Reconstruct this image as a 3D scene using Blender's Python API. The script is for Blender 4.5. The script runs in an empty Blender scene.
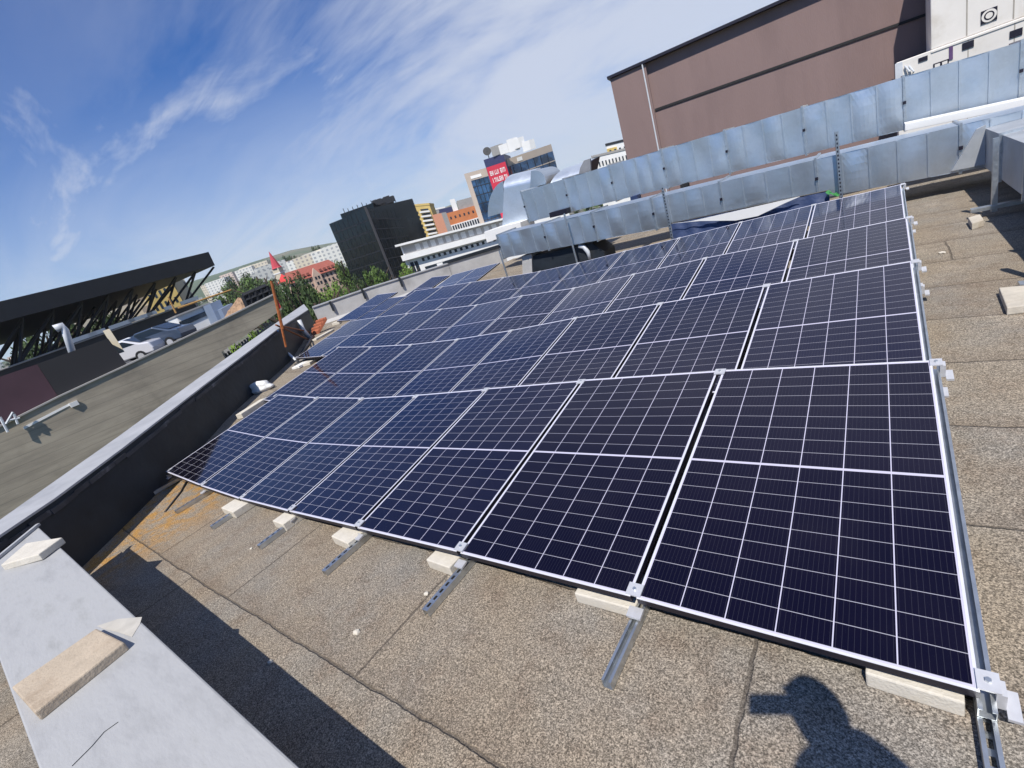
import bpy, bmesh, math, random
from mathutils import Vector, Matrix, Quaternion
random.seed(7)
R = math.radians
SC = bpy.context.scene
COL = SC.collection

# ------------------------------------------------------------------ camera
F = 467.94
CAM = Vector((-0.1825, -1.2867, 1.6179))
RIGHT = Vector((0.7754, 0.5532, -0.3045)).normalized()
FWD = Vector((-0.6305, 0.7049, -0.3250)).normalized()
def build_camera():
    global RIGHT, UPV, FWD
    yaw, pitch, roll = -0.7302, -0.3310, -0.3287
    FWD = Vector((math.cos(pitch)*math.sin(yaw), math.cos(pitch)*math.cos(yaw), math.sin(pitch)))
    r = FWD.cross(Vector((0, 0, 1))).normalized()
    u = r.cross(FWD)
    c, s = math.cos(roll), math.sin(roll)
    RIGHT = c*r + s*u
    UPV = -s*r + c*u
    cd = bpy.data.cameras.new('camera')
    cd.sensor_width = 36.0
    cd.lens = F/1024*36.0
    cd.clip_start = 0.02
    cd.clip_end = 20000
    co = bpy.data.objects.new('camera', cd)
    m = Matrix((RIGHT, UPV, -FWD)).transposed().to_4x4()
    m.translation = CAM
    co.matrix_world = m
    COL.objects.link(co)
    SC.camera = co
build_camera()

# ------------------------------------------------------------------ sky and sun
SUN = Vector((0.197, -0.537, 0.821)).normalized()
def N(nt, typ, **kw):
    n = nt.nodes.new(typ)
    for k, v in kw.items():
        setattr(n, k, v)
    return n
def build_world():
    w = bpy.data.worlds.new('World')
    SC.world = w
    w.use_nodes = True
    nt = w.node_tree
    nt.nodes.clear()
    L = nt.links.new
    out = N(nt, 'ShaderNodeOutputWorld')
    bg = N(nt, 'ShaderNodeBackground')
    bg.inputs[1].default_value = 0.068
    L(bg.outputs[0], out.inputs[0])
    sky = N(nt, 'ShaderNodeTexSky', sky_type='NISHITA')
    sky.sun_disc = False
    sky.sun_elevation = math.asin(SUN.z)
    sky.sun_rotation = math.atan2(SUN.x, SUN.y)
    sky.air_density = 1.0
    sky.dust_density = 0.6
    sky.ozone_density = 3.0
    sky.altitude = 300
    hs = N(nt, 'ShaderNodeHueSaturation')
    hs.inputs['Saturation'].default_value = 1.35
    hs.inputs['Value'].default_value = 1.0
    L(sky.outputs[0], hs.inputs['Color'])
    # cirrus: noise on the direction projected to a high flat layer
    tc = N(nt, 'ShaderNodeTexCoord')
    sep = N(nt, 'ShaderNodeSeparateXYZ')
    L(tc.outputs['Generated'], sep.inputs[0])
    zz = N(nt, 'ShaderNodeMath', operation='MAXIMUM')
    L(sep.outputs[2], zz.inputs[0]); zz.inputs[1].default_value = 0.0
    za = N(nt, 'ShaderNodeMath', operation='ADD')
    L(zz.outputs[0], za.inputs[0]); za.inputs[1].default_value = 0.16
    dx = N(nt, 'ShaderNodeMath', operation='DIVIDE'); L(sep.outputs[0], dx.inputs[0]); L(za.outputs[0], dx.inputs[1])
    dy = N(nt, 'ShaderNodeMath', operation='DIVIDE'); L(sep.outputs[1], dy.inputs[0]); L(za.outputs[0], dy.inputs[1])
    cb = N(nt, 'ShaderNodeCombineXYZ'); L(dx.outputs[0], cb.inputs[0]); L(dy.outputs[0], cb.inputs[1])
    def noise(scale, rotz, sx, sy, det, rough, dist, off=0):
        mp = N(nt, 'ShaderNodeMapping')
        mp.inputs['Rotation'].default_value[2] = rotz
        mp.inputs['Scale'].default_value = (sx, sy, 1)
        mp.inputs['Location'].default_value = (off, off*0.7, off*1.3)
        L(cb.outputs[0], mp.inputs[0])
        n = N(nt, 'ShaderNodeTexNoise')
        n.inputs['Scale'].default_value = scale
        n.inputs['Detail'].default_value = det
        n.inputs['Roughness'].default_value = rough
        n.inputs['Distortion'].default_value = dist
        L(mp.outputs[0], n.inputs['Vector'])
        return n.outputs['Fac']
    def ramp(src, a, b, va=0.0, vb=1.0):
        m = N(nt, 'ShaderNodeMapRange', interpolation_type='SMOOTHSTEP')
        m.inputs['From Min'].default_value = a; m.inputs['From Max'].default_value = b
        m.inputs['To Min'].default_value = va; m.inputs['To Max'].default_value = vb
        L(src, m.inputs['Value'])
        return m.outputs['Result']
    def mul(a, b):
        m = N(nt, 'ShaderNodeMath', operation='MULTIPLY')
        for i, x in enumerate((a, b)):
            if isinstance(x, float): m.inputs[i].default_value = x
            else: L(x, m.inputs[i])
        return m.outputs[0]
    def mx(a, b, op='MAXIMUM'):
        m = N(nt, 'ShaderNodeMath', operation=op); L(a, m.inputs[0]); L(b, m.inputs[1]); return m.outputs[0]
    wisps = ramp(noise(1.5, R(-30), 0.55, 1.5, 9, 0.58, 0.9, 61.3), 0.48, 0.73)
    broad = ramp(noise(0.55, R(-40), 0.7, 1.2, 7, 0.62, 0.7, 33.3), 0.25, 0.54)
    # more veil towards the north (right of the picture) and towards the horizon
    north = ramp(sep.outputs[1], 0.25, 0.85, 0.16, 1.0)
    veil = mul(broad, north)
    low = mul(ramp(sep.outputs[2], 0.0, 0.42, 0.84, 0.0), ramp(noise(0.9, R(-40), 0.6, 1.5, 7, 0.6, 0.8, 6.6), 0.3, 0.7, 0.62, 1.1))
    fine = ramp(noise(4.0, R(-38), 0.5, 2.2, 8, 0.65, 0.6, 1.7), 0.3, 0.75, 0.45, 1.0)
    c1 = mul(mul(wisps, fine), 0.80)
    c2 = mul(veil, 0.85)
    cl = mx(mx(c1, c2), low)
    cl = mul(cl, ramp(sep.outputs[1], -0.45, 0.25, 0.25, 1.0))
    cmx = N(nt, 'ShaderNodeMath', operation='MINIMUM'); L(cl, cmx.inputs[0]); cmx.inputs[1].default_value = 0.9
    mix = N(nt, 'ShaderNodeMix', data_type='RGBA')
    L(cmx.outputs[0], mix.inputs[0])
    L(hs.outputs[0], mix.inputs[6])
    mix.inputs[7].default_value = (8.6, 9.2, 10.6, 1)
    tn = N(nt, 'ShaderNodeMix', data_type='RGBA', blend_type='MULTIPLY'); tn.inputs[0].default_value = 1
    L(hs.outputs[0], tn.inputs[6]); tn.inputs[7].default_value = (0.36, 1.0, 1.50, 1)
    L(tn.outputs[2], mix.inputs[6])
    L(mix.outputs[2], bg.inputs[0])
build_world()
sd = bpy.data.lights.new('sun', 'SUN')
sd.energy = 4.9
sd.angle = R(0.53)
sd.color = (1.0, 0.95, 0.87)
so = bpy.data.objects.new('sun', sd)
so.rotation_euler = SUN.to_track_quat('Z', 'Y').to_euler()
so.location = (5, -10, 20)
COL.objects.link(so)
SC.view_settings.view_transform = 'Standard'
SC.view_settings.look = 'None'
SC.view_settings.gamma = 1
SC.view_settings.exposure = 0.22
SC.view_settings.use_curve_mapping = False
SC.cycles.max_bounces = 6
SC.cycles.volume_bounces = 0

# ------------------------------------------------------------------ geometry helpers
def ray(px, py):
    return (((px-512)/F)*RIGHT + ((384-py)/F)*UPV + FWD).normalized()
def at_z(px, py, z):
    v = ray(px, py); return CAM + v*((z-CAM.z)/v.z)
def at_d(px, py, d):
    v = ray(px, py); return CAM + v*(d/math.hypot(v.x, v.y))
def on_plane(px, py, p, n):
    v = ray(px, py); n = Vector(n); return CAM + v*((Vector(p)-CAM).dot(n)/v.dot(n))
def polar(az, d):
    return Vector((CAM.x+d*math.sin(R(az)), CAM.y+d*math.cos(R(az))))

class MB:
    def __init__(s): s.v = []; s.f = []; s.m = []; s.cur = 0
    def poly(s, pts):
        i = len(s.v); s.v += [tuple(p) for p in pts]; s.f.append(list(range(i, i+len(pts)))); s.m.append(s.cur)
    def obox(s, o, ex, ey, ez):
        o = Vector(o); ex = Vector(ex); ey = Vector(ey); ez = Vector(ez)
        i = len(s.v)
        for k in range(8):
            s.v.append(tuple(o + (ex if k & 1 else ex*0) + (ey if k & 2 else ey*0) + (ez if k & 4 else ez*0)))
        fs = [[0,2,3,1],[4,5,7,6],[0,1,5,4],[2,6,7,3],[0,4,6,2],[1,3,7,5]]
        if ex.cross(ey).dot(ez) < 0: fs = [f[::-1] for f in fs]
        s.f += [[i+a for a in f] for f in fs]; s.m += [s.cur]*6
    def box(s, x0, x1, y0, y1, z0, z1):
        s.obox((x0,y0,z0), (x1-x0,0,0), (0,y1-y0,0), (0,0,z1-z0))
    def cbox(s, c, sx, sy, sz, rz=0.0):
        m = Matrix.Rotation(rz, 3, 'Z'); c = Vector(c)
        ex = m @ Vector((sx,0,0)); ey = m @ Vector((0,sy,0)); ez = Vector((0,0,sz))
        s.obox(c-ex/2-ey/2-ez/2, ex, ey, ez)
    def tube(s, pts, rad, n=8, caps=True):
        pts = [Vector(p) for p in pts]
        if not isinstance(rad, (list, tuple)): rad = [rad]*len(pts)
        base = len(s.v); ref = None
        for k, p in enumerate(pts):
            d = (pts[min(k+1, len(pts)-1)]-pts[max(k-1, 0)]).normalized()
            if ref is None: ref = Vector((0,0,1)) if abs(d.z) < .9 else Vector((1,0,0))
            a = d.cross(ref).normalized(); b = d.cross(a); ref = -b if False else ref
            for j in range(n):
                t = 2*math.pi*j/n
                s.v.append(tuple(p + (a*math.cos(t)+b*math.sin(t))*rad[k]))
        for k in range(len(pts)-1):
            for j in range(n):
                s.f.append([base+k*n+j, base+k*n+(j+1)%n, base+(k+1)*n+(j+1)%n, base+(k+1)*n+j]); s.m.append(s.cur)
        if caps:
            s.f.append([base+j for j in range(n)][::-1]); s.m.append(s.cur)
            s.f.append([base+(len(pts)-1)*n+j for j in range(n)]); s.m.append(s.cur)
    def prism(s, pts, ext):
        pts = [Vector(p) for p in pts]; ext = Vector(ext); n = len(pts); i = len(s.v)
        s.v += [tuple(p) for p in pts]+[tuple(p+ext) for p in pts]
        nrm = Vector((0,0,0))
        for k in range(n): nrm += (pts[k]-pts[0]).cross(pts[(k+1)%n]-pts[0])
        a = list(range(i, i+n)); b = list(range(i+n, i+2*n))
        fl = nrm.dot(ext) > 0
        s.f += [a[::-1] if fl else a, b if fl else b[::-1]]; s.m += [s.cur]*2
        for k in range(n):
            q = [i+k, i+(k+1)%n, i+n+(k+1)%n, i+n+k]
            s.f.append(q if fl else q[::-1]); s.m.append(s.cur)
    def grid(s, fn, nu, nv):
        i = len(s.v)
        for a in range(nu+1):
            for b in range(nv+1): s.v.append(tuple(fn(a/nu, b/nv)))
        for a in range(nu):
            for b in range(nv):
                s.f.append([i+a*(nv+1)+b, i+(a+1)*(nv+1)+b, i+(a+1)*(nv+1)+b+1, i+a*(nv+1)+b+1]); s.m.append(s.cur)
    def build(s, name, mats, parent=None, smooth=False, bevel=0.0, loc=None):
        me = bpy.data.meshes.new(name)
        vs = s.v
        if loc is not None:
            loc = Vector(loc); vs = [tuple(Vector(v)-loc) for v in s.v]
        me.from_pydata(vs, [], s.f)
        if not isinstance(mats, (list, tuple)): mats = [mats]
        for m in mats: me.materials.append(m)
        for p, mi in zip(me.polygons, s.m): p.material_index = mi; p.use_smooth = smooth
        me.update()
        o = bpy.data.objects.new(name, me)
        if loc is not None: o.location = loc
        COL.objects.link(o)
        if parent is not None:
            o.parent = parent
        if bevel:
            b = o.modifiers.new('bevel', 'BEVEL'); b.width = bevel; b.segments = 2; b.limit_method = 'ANGLE'
        return o
def tag(o, label=None, cat=None, group=None, kind=None):
    if label: o['label'] = label
    if cat: o['category'] = cat
    if group: o['group'] = group
    if kind: o['kind'] = kind
    return o
def thing(name, label, cat, loc=(0,0,0), rz=0.0, group=None):
    o = bpy.data.objects.new(name, None)
    o.empty_display_size = 0.2
    o.location = loc; o.rotation_euler = (0,0,rz)
    COL.objects.link(o)
    return tag(o, label, cat, group)
def struct(o): o['kind'] = 'structure'; return o
def dup(root):
    c = root.copy(); COL.objects.link(c)
    for ch in list(root.children):
        d = ch.copy(); COL.objects.link(d); d.parent = c
        for g in list(ch.children):
            e = g.copy(); COL.objects.link(e); e.parent = d
    return c

# ------------------------------------------------------------------ materials
def mat(name, col, rough=0.7, metal=0.0, var=0.12, scale=3.0, bump=0.0, bscale=40.0, spec=0.5, stain=None, stain_scale=0.7, stain_lo=0.5, stain_hi=0.7, coord='Object', emis=None, stretch=(1,1,1)):
    m = bpy.data.materials.new(name); m.use_nodes = True
    nt = m.node_tree; b = nt.nodes['Principled BSDF']; L = nt.links.new
    b.inputs['Roughness'].default_value = rough
    b.inputs['Metallic'].default_value = metal
    b.inputs['Specular IOR Level'].default_value = spec
    tc = N(nt, 'ShaderNodeTexCoord')
    mp = N(nt, 'ShaderNodeMapping'); mp.inputs['Scale'].default_value = stretch
    if coord == 'World':
        ge = N(nt, 'ShaderNodeNewGeometry'); L(ge.outputs['Position'], mp.inputs[0])
    else: L(tc.outputs[coord], mp.inputs[0])
    n = N(nt, 'ShaderNodeTexNoise'); n.inputs['Scale'].default_value = scale; n.inputs['Detail'].default_value = 6
    n.inputs['Roughness'].default_value = 0.62
    L(mp.outputs[0], n.inputs['Vector'])
    mr = N(nt, 'ShaderNodeMapRange')
    mr.inputs['From Min'].default_value = 0.3; mr.inputs['From Max'].default_value = 0.7
    mr.inputs['To Min'].default_value = 1-var; mr.inputs['To Max'].default_value = 1+var
    L(n.outputs['Fac'], mr.inputs['Value'])
    mu = N(nt, 'ShaderNodeMix', data_type='RGBA', blend_type='MULTIPLY'); mu.inputs[0].default_value = 1
    mu.inputs[6].default_value = (*col, 1)
    L(mr.outputs[0], mu.inputs[7])
    res = mu.outputs[2]
    if stain:
        n2 = N(nt, 'ShaderNodeTexNoise'); n2.inputs['Scale'].default_value = stain_scale; n2.inputs['Detail'].default_value = 7
        n2.inputs['Roughness'].default_value = 0.65
        L(mp.outputs[0], n2.inputs['Vector'])
        r2 = N(nt, 'ShaderNodeMapRange', interpolation_type='SMOOTHSTEP')
        r2.inputs['From Min'].default_value = stain_lo; r2.inputs['From Max'].default_value = stain_hi
        L(n2.outputs['Fac'], r2.inputs['Value'])
        m2 = N(nt, 'ShaderNodeMix', data_type='RGBA'); L(r2.outputs[0], m2.inputs[0]); L(res, m2.inputs[6]); m2.inputs[7].default_value = (*stain, 1)
        res = m2.outputs[2]
    L(res, b.inputs['Base Color'])
    if bump:
        n3 = N(nt, 'ShaderNodeTexNoise'); n3.inputs['Scale'].default_value = bscale; n3.inputs['Detail'].default_value = 4
        L(mp.outputs[0], n3.inputs['Vector'])
        bp = N(nt, 'ShaderNodeBump'); bp.inputs['Strength'].default_value = 1.0; bp.inputs['Distance'].default_value = bump
        L(n3.outputs['Fac'], bp.inputs['Height']); L(bp.outputs[0], b.inputs['Normal'])
    return m
class NB:
    """small node-math builder"""
    def __init__(s, m): s.nt = m.node_tree; s.L = s.nt.links.new
    def m(s, op, a, b=None, c=None):
        n = N(s.nt, 'ShaderNodeMath', operation=op)
        for i, x in enumerate((a, b, c)):
            if x is None: continue
            if isinstance(x, (int, float)): n.inputs[i].default_value = x
            else: s.L(x, n.inputs[i])
        return n.outputs[0]
    def mix(s, f, a, b):
        n = N(s.nt, 'ShaderNodeMix', data_type='RGBA')
        for i, x in ((0, f), (6, a), (7, b)):
            if isinstance(x, tuple): n.inputs[i].default_value = (*x, 1)
            elif isinstance(x, (int, float)): n.inputs[i].default_value = x
            else: s.L(x, n.inputs[i])
        return n.outputs[2]
    def noise(s, vec, scale, det=5, rough=.6, dist=0.0):
        n = N(s.nt, 'ShaderNodeTexNoise'); n.inputs['Scale'].default_value = scale; n.inputs['Detail'].default_value = det
        n.inputs['Roughness'].default_value = rough; n.inputs['Distortion'].default_value = dist
        s.L(vec, n.inputs['Vector']); return n.outputs['Fac']
    def ss(s, x, a, b, lo=0.0, hi=1.0):
        n = N(s.nt, 'ShaderNodeMapRange', interpolation_type='SMOOTHSTEP')
        n.inputs['From Min'].default_value = a; n.inputs['From Max'].default_value = b
        n.inputs['To Min'].default_value = lo; n.inputs['To Max'].default_value = hi
        s.L(x, n.inputs['Value']); return n.outputs[0]
    def bump(s, h, dist, strength=1.0):
        n = N(s.nt, 'ShaderNodeBump'); n.inputs['Strength'].default_value = strength; n.inputs['Distance'].default_value = dist
        s.L(h, n.inputs['Height']); return n.outputs[0]

PW, PL = 1.028, 1.755
def panel_material():
    m = bpy.data.materials.new('solar_cells'); m.use_nodes = True
    b = m.node_tree.nodes['Principled BSDF']; q = NB(m); L = q.L; nt = m.node_tree
    tc = N(nt, 'ShaderNodeTexCoord'); sp = N(nt, 'ShaderNodeSeparateXYZ'); L(tc.outputs['Object'], sp.inputs[0])
    x, y = sp.outputs[0], sp.outputs[1]
    mx0 = 0.0115; cw = (PW-2*mx0)/6
    gap = 0.0038
    xx = q.m('DIVIDE', q.m('SUBTRACT', x, mx0), cw)
    fx = q.m('FRACT', xx)
    dxl = q.m('MULTIPLY', q.m('MINIMUM', fx, q.m('SUBTRACT', 1.0, fx)), cw)      # distance to the nearest column line
    colline = q.m('LESS_THAN', dxl, gap/2)
    my0 = 0.016; mid = 0.013; ch = (PL-2*my0-mid)/18
    half = q.m('GREATER_THAN', y, PL/2)
    ys = q.m('SUBTRACT', q.m('SUBTRACT', y, my0), q.m('MULTIPLY', half, mid))
    yy = q.m('DIVIDE', ys, ch); fy = q.m('FRACT', yy)
    dyl = q.m('MULTIPLY', q.m('MINIMUM', fy, q.m('SUBTRACT', 1.0, fy)), ch)
    rowline = q.m('LESS_THAN', dyl, 0.0013)
    midline = q.m('LESS_THAN', q.m('ABSOLUTE', q.m('SUBTRACT', y, PL/2)), mid/2)
    edge = q.m('MAXIMUM', q.m('MAXIMUM', q.m('LESS_THAN', x, mx0), q.m('GREATER_THAN', x, PW-mx0)), q.m('MAXIMUM', q.m('LESS_THAN', y, my0), q.m('GREATER_THAN', y, PL-my0)))
    white = q.m('MAXIMUM', q.m('MAXIMUM', colline, midline), edge)
    # ten thin wires along each cell
    bx = q.m('FRACT', q.m('MULTIPLY', fx, 10.0))
    bus = q.m('LESS_THAN', q.m('ABSOLUTE', q.m('SUBTRACT', bx, 0.5)), 0.045)
    oi = N(nt, 'ShaderNodeObjectInfo')
    wn = N(nt, 'ShaderNodeTexWhiteNoise', noise_dimensions='3D')
    cb = N(nt, 'ShaderNodeCombineXYZ'); L(q.m('FLOOR', xx), cb.inputs[0]); L(q.m('FLOOR', yy), cb.inputs[1]); L(oi.outputs['Random'], cb.inputs[2])
    L(cb.outputs[0], wn.inputs['Vector'])
    cellA = q.mix(oi.outputs['Random'], (0.0020, 0.0015, 0.0048), (0.0028, 0.0035, 0.017))
    cell = q.mix(q.m('MULTIPLY', wn.outputs['Value'], 0.35), cellA, (0.005, 0.0035, 0.009))
    cell = q.mix(q.m('MULTIPLY', bus, 0.05), cell, (0.35, 0.35, 0.38))
    cell = q.mix(q.m('MULTIPLY', rowline, 0.6), cell, (0.55, 0.54, 0.60))
    dust = q.ss(q.noise(tc.outputs['Object'], 1.6, 6, .65), 0.42, 0.8, 0.0, 0.012)
    col = q.mix(white, cell, (0.50, 0.48, 0.58))
    col = q.mix(dust, col, (0.32, 0.28, 0.24))
    L(col, b.inputs['Base Color'])
    b.inputs['Roughness'].default_value = 0.09
    b.inputs['IOR'].default_value = 1.55
    b.inputs['Specular IOR Level'].default_value = 0.42
    b.inputs['Specular Tint'].default_value = (0.50, 0.42, 1.0, 1)
    b.inputs['Coat Weight'].default_value = 0.30
    b.inputs['Coat Roughness'].default_value = 0.035
    b.inputs['Coat IOR'].default_value = 1.4
    return m
def roof_material():
    m = bpy.data.materials.new('bitumen_felt'); m.use_nodes = True
    b = m.node_tree.nodes['Principled BSDF']; q = NB(m); L = q.L; nt = m.node_tree
    ge = N(nt, 'ShaderNodeNewGeometry'); pos = ge.outputs['Position']
    sp = N(nt, 'ShaderNodeSeparateXYZ'); L(pos, sp.inputs[0]); x, y = sp.outputs[0], sp.outputs[1]
    wob = q.m('MULTIPLY', q.m('SUBTRACT', q.noise(pos, 0.8, 3), 0.5), 0.07)
    wob2 = q.m('MULTIPLY', q.m('SUBTRACT', q.noise(pos, 14.0, 4), 0.5), 0.022)
    wy = q.m('ADD', q.m('ADD', y, wob), wob2)
    wx = q.m('ADD', q.m('ADD', x, wob), wob2)
    # sheets about 0.8 m wide running along x, lap joints at the edges
    per = 0.82
    t = q.m('DIVIDE', q.m('SUBTRACT', wy, 0.08), per); fr = q.m('FRACT', t); idx = q.m('FLOOR', t)
    d = q.m('MULTIPLY', q.m('MINIMUM', fr, q.m('SUBTRACT', 1.0, fr)), per)
    jl = q.ss(d, 0.003, 0.010, 1.0, 0.0)
    # cross joints, offset by sheet
    wn = N(nt, 'ShaderNodeTexWhiteNoise', noise_dimensions='1D'); L(idx, wn.inputs['W'])
    tx0 = q.m('ADD', q.m('DIVIDE', wx, 4.3), wn.outputs['Value'])
    near = q.m('LESS_THAN', q.m('ABSOLUTE', q.m('ADD', idx, 1.0)), 0.5)
    tx1 = q.m('DIVIDE', q.m('ADD', wx, 0.62), 1.64)
    tx = q.m('ADD', q.m('MULTIPLY', tx0, q.m('SUBTRACT', 1.0, near)), q.m('MULTIPLY', tx1, near)); fx = q.m('FRACT', tx)
    dx = q.m('MULTIPLY', q.m('MINIMUM', fx, q.m('SUBTRACT', 1.0, fx)), q.m('SUBTRACT', 4.3, q.m('MULTIPLY', near, 2.66)))
    jx = q.ss(dx, 0.003, 0.010, 1.0, 0.0)
    joint = q.m('MAXIMUM', jl, jx)
    n_big = q.noise(pos, 0.9, 6, .6)
    n_mid = q.noise(pos, 5.0, 6, .7)
    n_f = q.noise(pos, 120.0, 3, .8)
    vo = N(nt, 'ShaderNodeTexVoronoi'); vo.inputs['Scale'].default_value = 260.0; L(pos, vo.inputs['Vector'])
    base = q.mix(q.ss(n_big, 0.35, 0.68), (0.232, 0.190, 0.143), (0.200, 0.186, 0.166))
    base = q.mix(q.m('MULTIPLY', q.ss(n_mid, 0.45, 0.72), 0.62), base, (0.155, 0.115, 0.085))
    base = q.mix(q.m('MULTIPLY', wn.outputs['Value'], 0.42), base, (0.28, 0.23, 0.165))
    pale = q.m('MULTIPLY', q.ss(q.noise(pos, 1.7, 6, .68), 0.52, 0.72), 0.42)
    base = q.mix(pale, base, (0.36, 0.31, 0.25))
    strip = q.ss(fr, 0.03, 0.20, 0.35, 0.0)
    base = q.mix(strip, base, (0.16, 0.125, 0.095))
    # straw coloured silt near the left corner
    sx = q.ss(q.m('ADD', x, q.m('MULTIPLY', n_mid, 1.3)), -5.6, -4.6, 1.0, 0.0)
    sy = q.ss(y, 0.9, 0.1, 0.0, 1.0)
    base = q.mix(q.m('MULTIPLY', q.m('MULTIPLY', sx, sy), q.ss(n_mid, 0.40, 0.62)), base, (0.34, 0.19, 0.06))
    # single granules
    spk = q.ss(n_f, 0.30, 0.72, 0.46, 1.58)
    vcol = N(nt, 'ShaderNodeSeparateColor'); L(vo.outputs['Color'], vcol.inputs[0])
    gran = q.ss(vcol.outputs[0], 0.0, 1.0, 0.55, 1.5)
    mu = N(nt, 'ShaderNodeMix', data_type='RGBA', blend_type='MULTIPLY'); mu.inputs[0].default_value = 1
    L(base, mu.inputs[6]); cc = N(nt, 'ShaderNodeCombineColor'); g = q.m('MULTIPLY', spk, gran)
    for i in range(3): L(g, cc.inputs[i])
    L(cc.outputs[0], mu.inputs[7])
    col = q.mix(q.m('MULTIPLY', joint, 0.62), mu.outputs[2], (0.07, 0.058, 0.048))
    # edge of each sheet a touch paler where the lap was rolled down
    L(col, b.inputs['Base Color'])
    b.inputs['Roughness'].default_value = 0.95
    b.inputs['Specular IOR Level'].default_value = 0.2
    h = q.m('ADD', q.m('MULTIPLY', n_f, 0.45), q.m('ADD', q.m('MULTIPLY', joint, -1.2), q.m('MULTIPLY', n_mid, 2.0)))
    L(q.bump(h, 0.006), b.inputs['Normal'])
    return m
def galv_material(name, tint=(0.62, 0.67, 0.72), rough=0.34, wave=0.02):
    m = bpy.data.materials.new(name); m.use_nodes = True
    b = m.node_tree.nodes['Principled BSDF']; q = NB(m); L = q.L; nt = m.node_tree
    ge = N(nt, 'ShaderNodeNewGeometry'); pos = ge.outputs['Position']
    vo = N(nt, 'ShaderNodeTexVoronoi'); vo.inputs['Scale'].default_value = 26; L(pos, vo.inputs['Vector'])
    sc = N(nt, 'ShaderNodeSeparateColor'); L(vo.outputs['Color'], sc.inputs[0])
    n = q.noise(pos, 2.2, 5, .6)
    f = q.m('ADD', q.m('MULTIPLY', sc.outputs[0], 0.22), q.m('MULTIPLY', n, 0.9))
    col = q.mix(q.ss(f, 0.2, 0.9), tuple(c*0.90 for c in tint), tint)
    L(col, b.inputs['Base Color'])
    b.inputs['Metallic'].default_value = 0.85
    L(q.ss(q.noise(pos, 3.0, 5), 0.3, 0.7, rough-0.03, rough+0.05), b.inputs['Roughness'])
    h = q.noise(pos, 1.9, 2, .5, 0.6)
    L(q.bump(h, wave), b.inputs['Normal'])
    return m
M = {}
M['cells'] = panel_material()
M['roof'] = roof_material()
M['galv'] = galv_material('galvanised_sheet', (0.58, 0.63, 0.68), .36, wave=0.009)
M['galv_dull'] = mat('shade_dulled_zinc', (0.42, 0.44, 0.46), 0.5, 0.35, 0.12, 2.5, 0, 1, 0.4, (0.34, 0.36, 0.38), 1.2, 0.5, 0.7, 'World')  # darker, less metallic copy of the galvanised sheet, deepening shade on the branch duct
M['galv_bright'] = galv_material('galvanised_bright', (0.76, 0.81, 0.86), 0.45, 0.012)
M['rail'] = mat('galvanised_rail', (0.55, 0.58, 0.60), 0.38, 0.9, 0.18, 14)
M['silver'] = mat('aluminium_lip', (0.80, 0.79, 0.83), 0.35, 0.35, 0.05, 8)
M['alu'] = mat('aluminium_clamp', (0.60, 0.60, 0.62), 0.5, 0.45, 0.08, 20)
M['darkframe'] = mat('dark_anodised_frame', (0.016, 0.014, 0.026), 0.45, 0.3, 0.1, 8)
M['back'] = mat('panel_back_sheet', (0.55, 0.55, 0.56), 0.6)
M['paver'] = mat('concrete_paver', (0.50, 0.455, 0.385), 0.92, 0, 0.14, 9, 0.004, 90, 0.2, (0.36, 0.30, 0.23), 3.0, 0.5, 0.72)
M['paver_tan'] = mat('tan_paver', (0.43, 0.355, 0.27), 0.95, 0, 0.14, 9, 0.004, 90, 0.2, (0.33, 0.26, 0.19), 4.0, 0.48, 0.7)
M['paver_white'] = mat('pale_paver', (0.56, 0.52, 0.45), 0.92, 0, 0.10, 12, 0.003, 90, 0.2, (0.5, 0.45, 0.36), 4.0, 0.55, 0.75)
M['parapet'] = mat('painted_parapet', (0.36, 0.36, 0.362), 0.7, 0, 0.18, 2.6, 0.0015, 25, 0.35, (0.285, 0.285, 0.28), 2.6, 0.45, 0.75, 'World', None, (1, 3, 1))
M['coping'] = mat('coping_sheet', (0.38, 0.38, 0.385), 0.6, 0.1, 0.12, 3.0, 0.004, 12, 0.5, (0.28, 0.285, 0.295), 1.2, 0.52, 0.75, 'World')
M['bitumen'] = mat('black_bitumen_upstand', (0.013, 0.018, 0.025), 0.6, 0, 0.35, 2.5, 0.006, 9, 0.4, (0.026, 0.027, 0.030), 1.1, 0.5, 0.72, 'World')
M['farwall'] = mat('grey_render', (0.42, 0.41, 0.40), 0.9, 0, 0.14, 2.0, 0.004, 30, 0.3, (0.30, 0.29, 0.28), 0.9, 0.5, 0.75, 'World')
M['dust'] = mat('cement_dust', (0.43, 0.405, 0.36), 0.95, 0, 0.12, 10)
M['brown'] = mat('brown_render', (0.225, 0.158, 0.148), 0.9, 0, 0.05, 0.8, 0.01, 25, 0.3, (0.190, 0.133, 0.126), 0.45, 0.46, 0.75, 'World', None, (1, 1, .22))
M['dark'] = mat('dark_void', (0.012, 0.012, 0.014), 0.8)
M['white'] = mat('white_paint', (0.72, 0.71, 0.69), 0.6, 0, 0.06, 1.0)
M['cream'] = mat('cream_steel', (0.70, 0.66, 0.61), 0.6, 0, 0.05, 0.8, 0, 30, 0.4, (0.58, 0.53, 0.46), 0.5, 0.55, 0.75)
M['blue'] = mat('blue_tarp', (0.026, 0.045, 0.115), 0.6, 0, 0.18, 4, 0.03, 5)
M['green'] = mat('green_rag', (0.035, 0.20, 0.05), 0.8)
M['orange'] = mat('rusty_orange_steel', (0.34, 0.11, 0.035), 0.75, 0.1, 0.3, 12, 0, 30, .3, (0.16, 0.06, 0.03), 6, 0.5, 0.7)
M['rust'] = mat('rust', (0.22, 0.08, 0.035), 0.9, 0, 0.3, 10)
M['red'] = mat('red_cloth', (0.50, 0.035, 0.04), 0.8)
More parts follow.
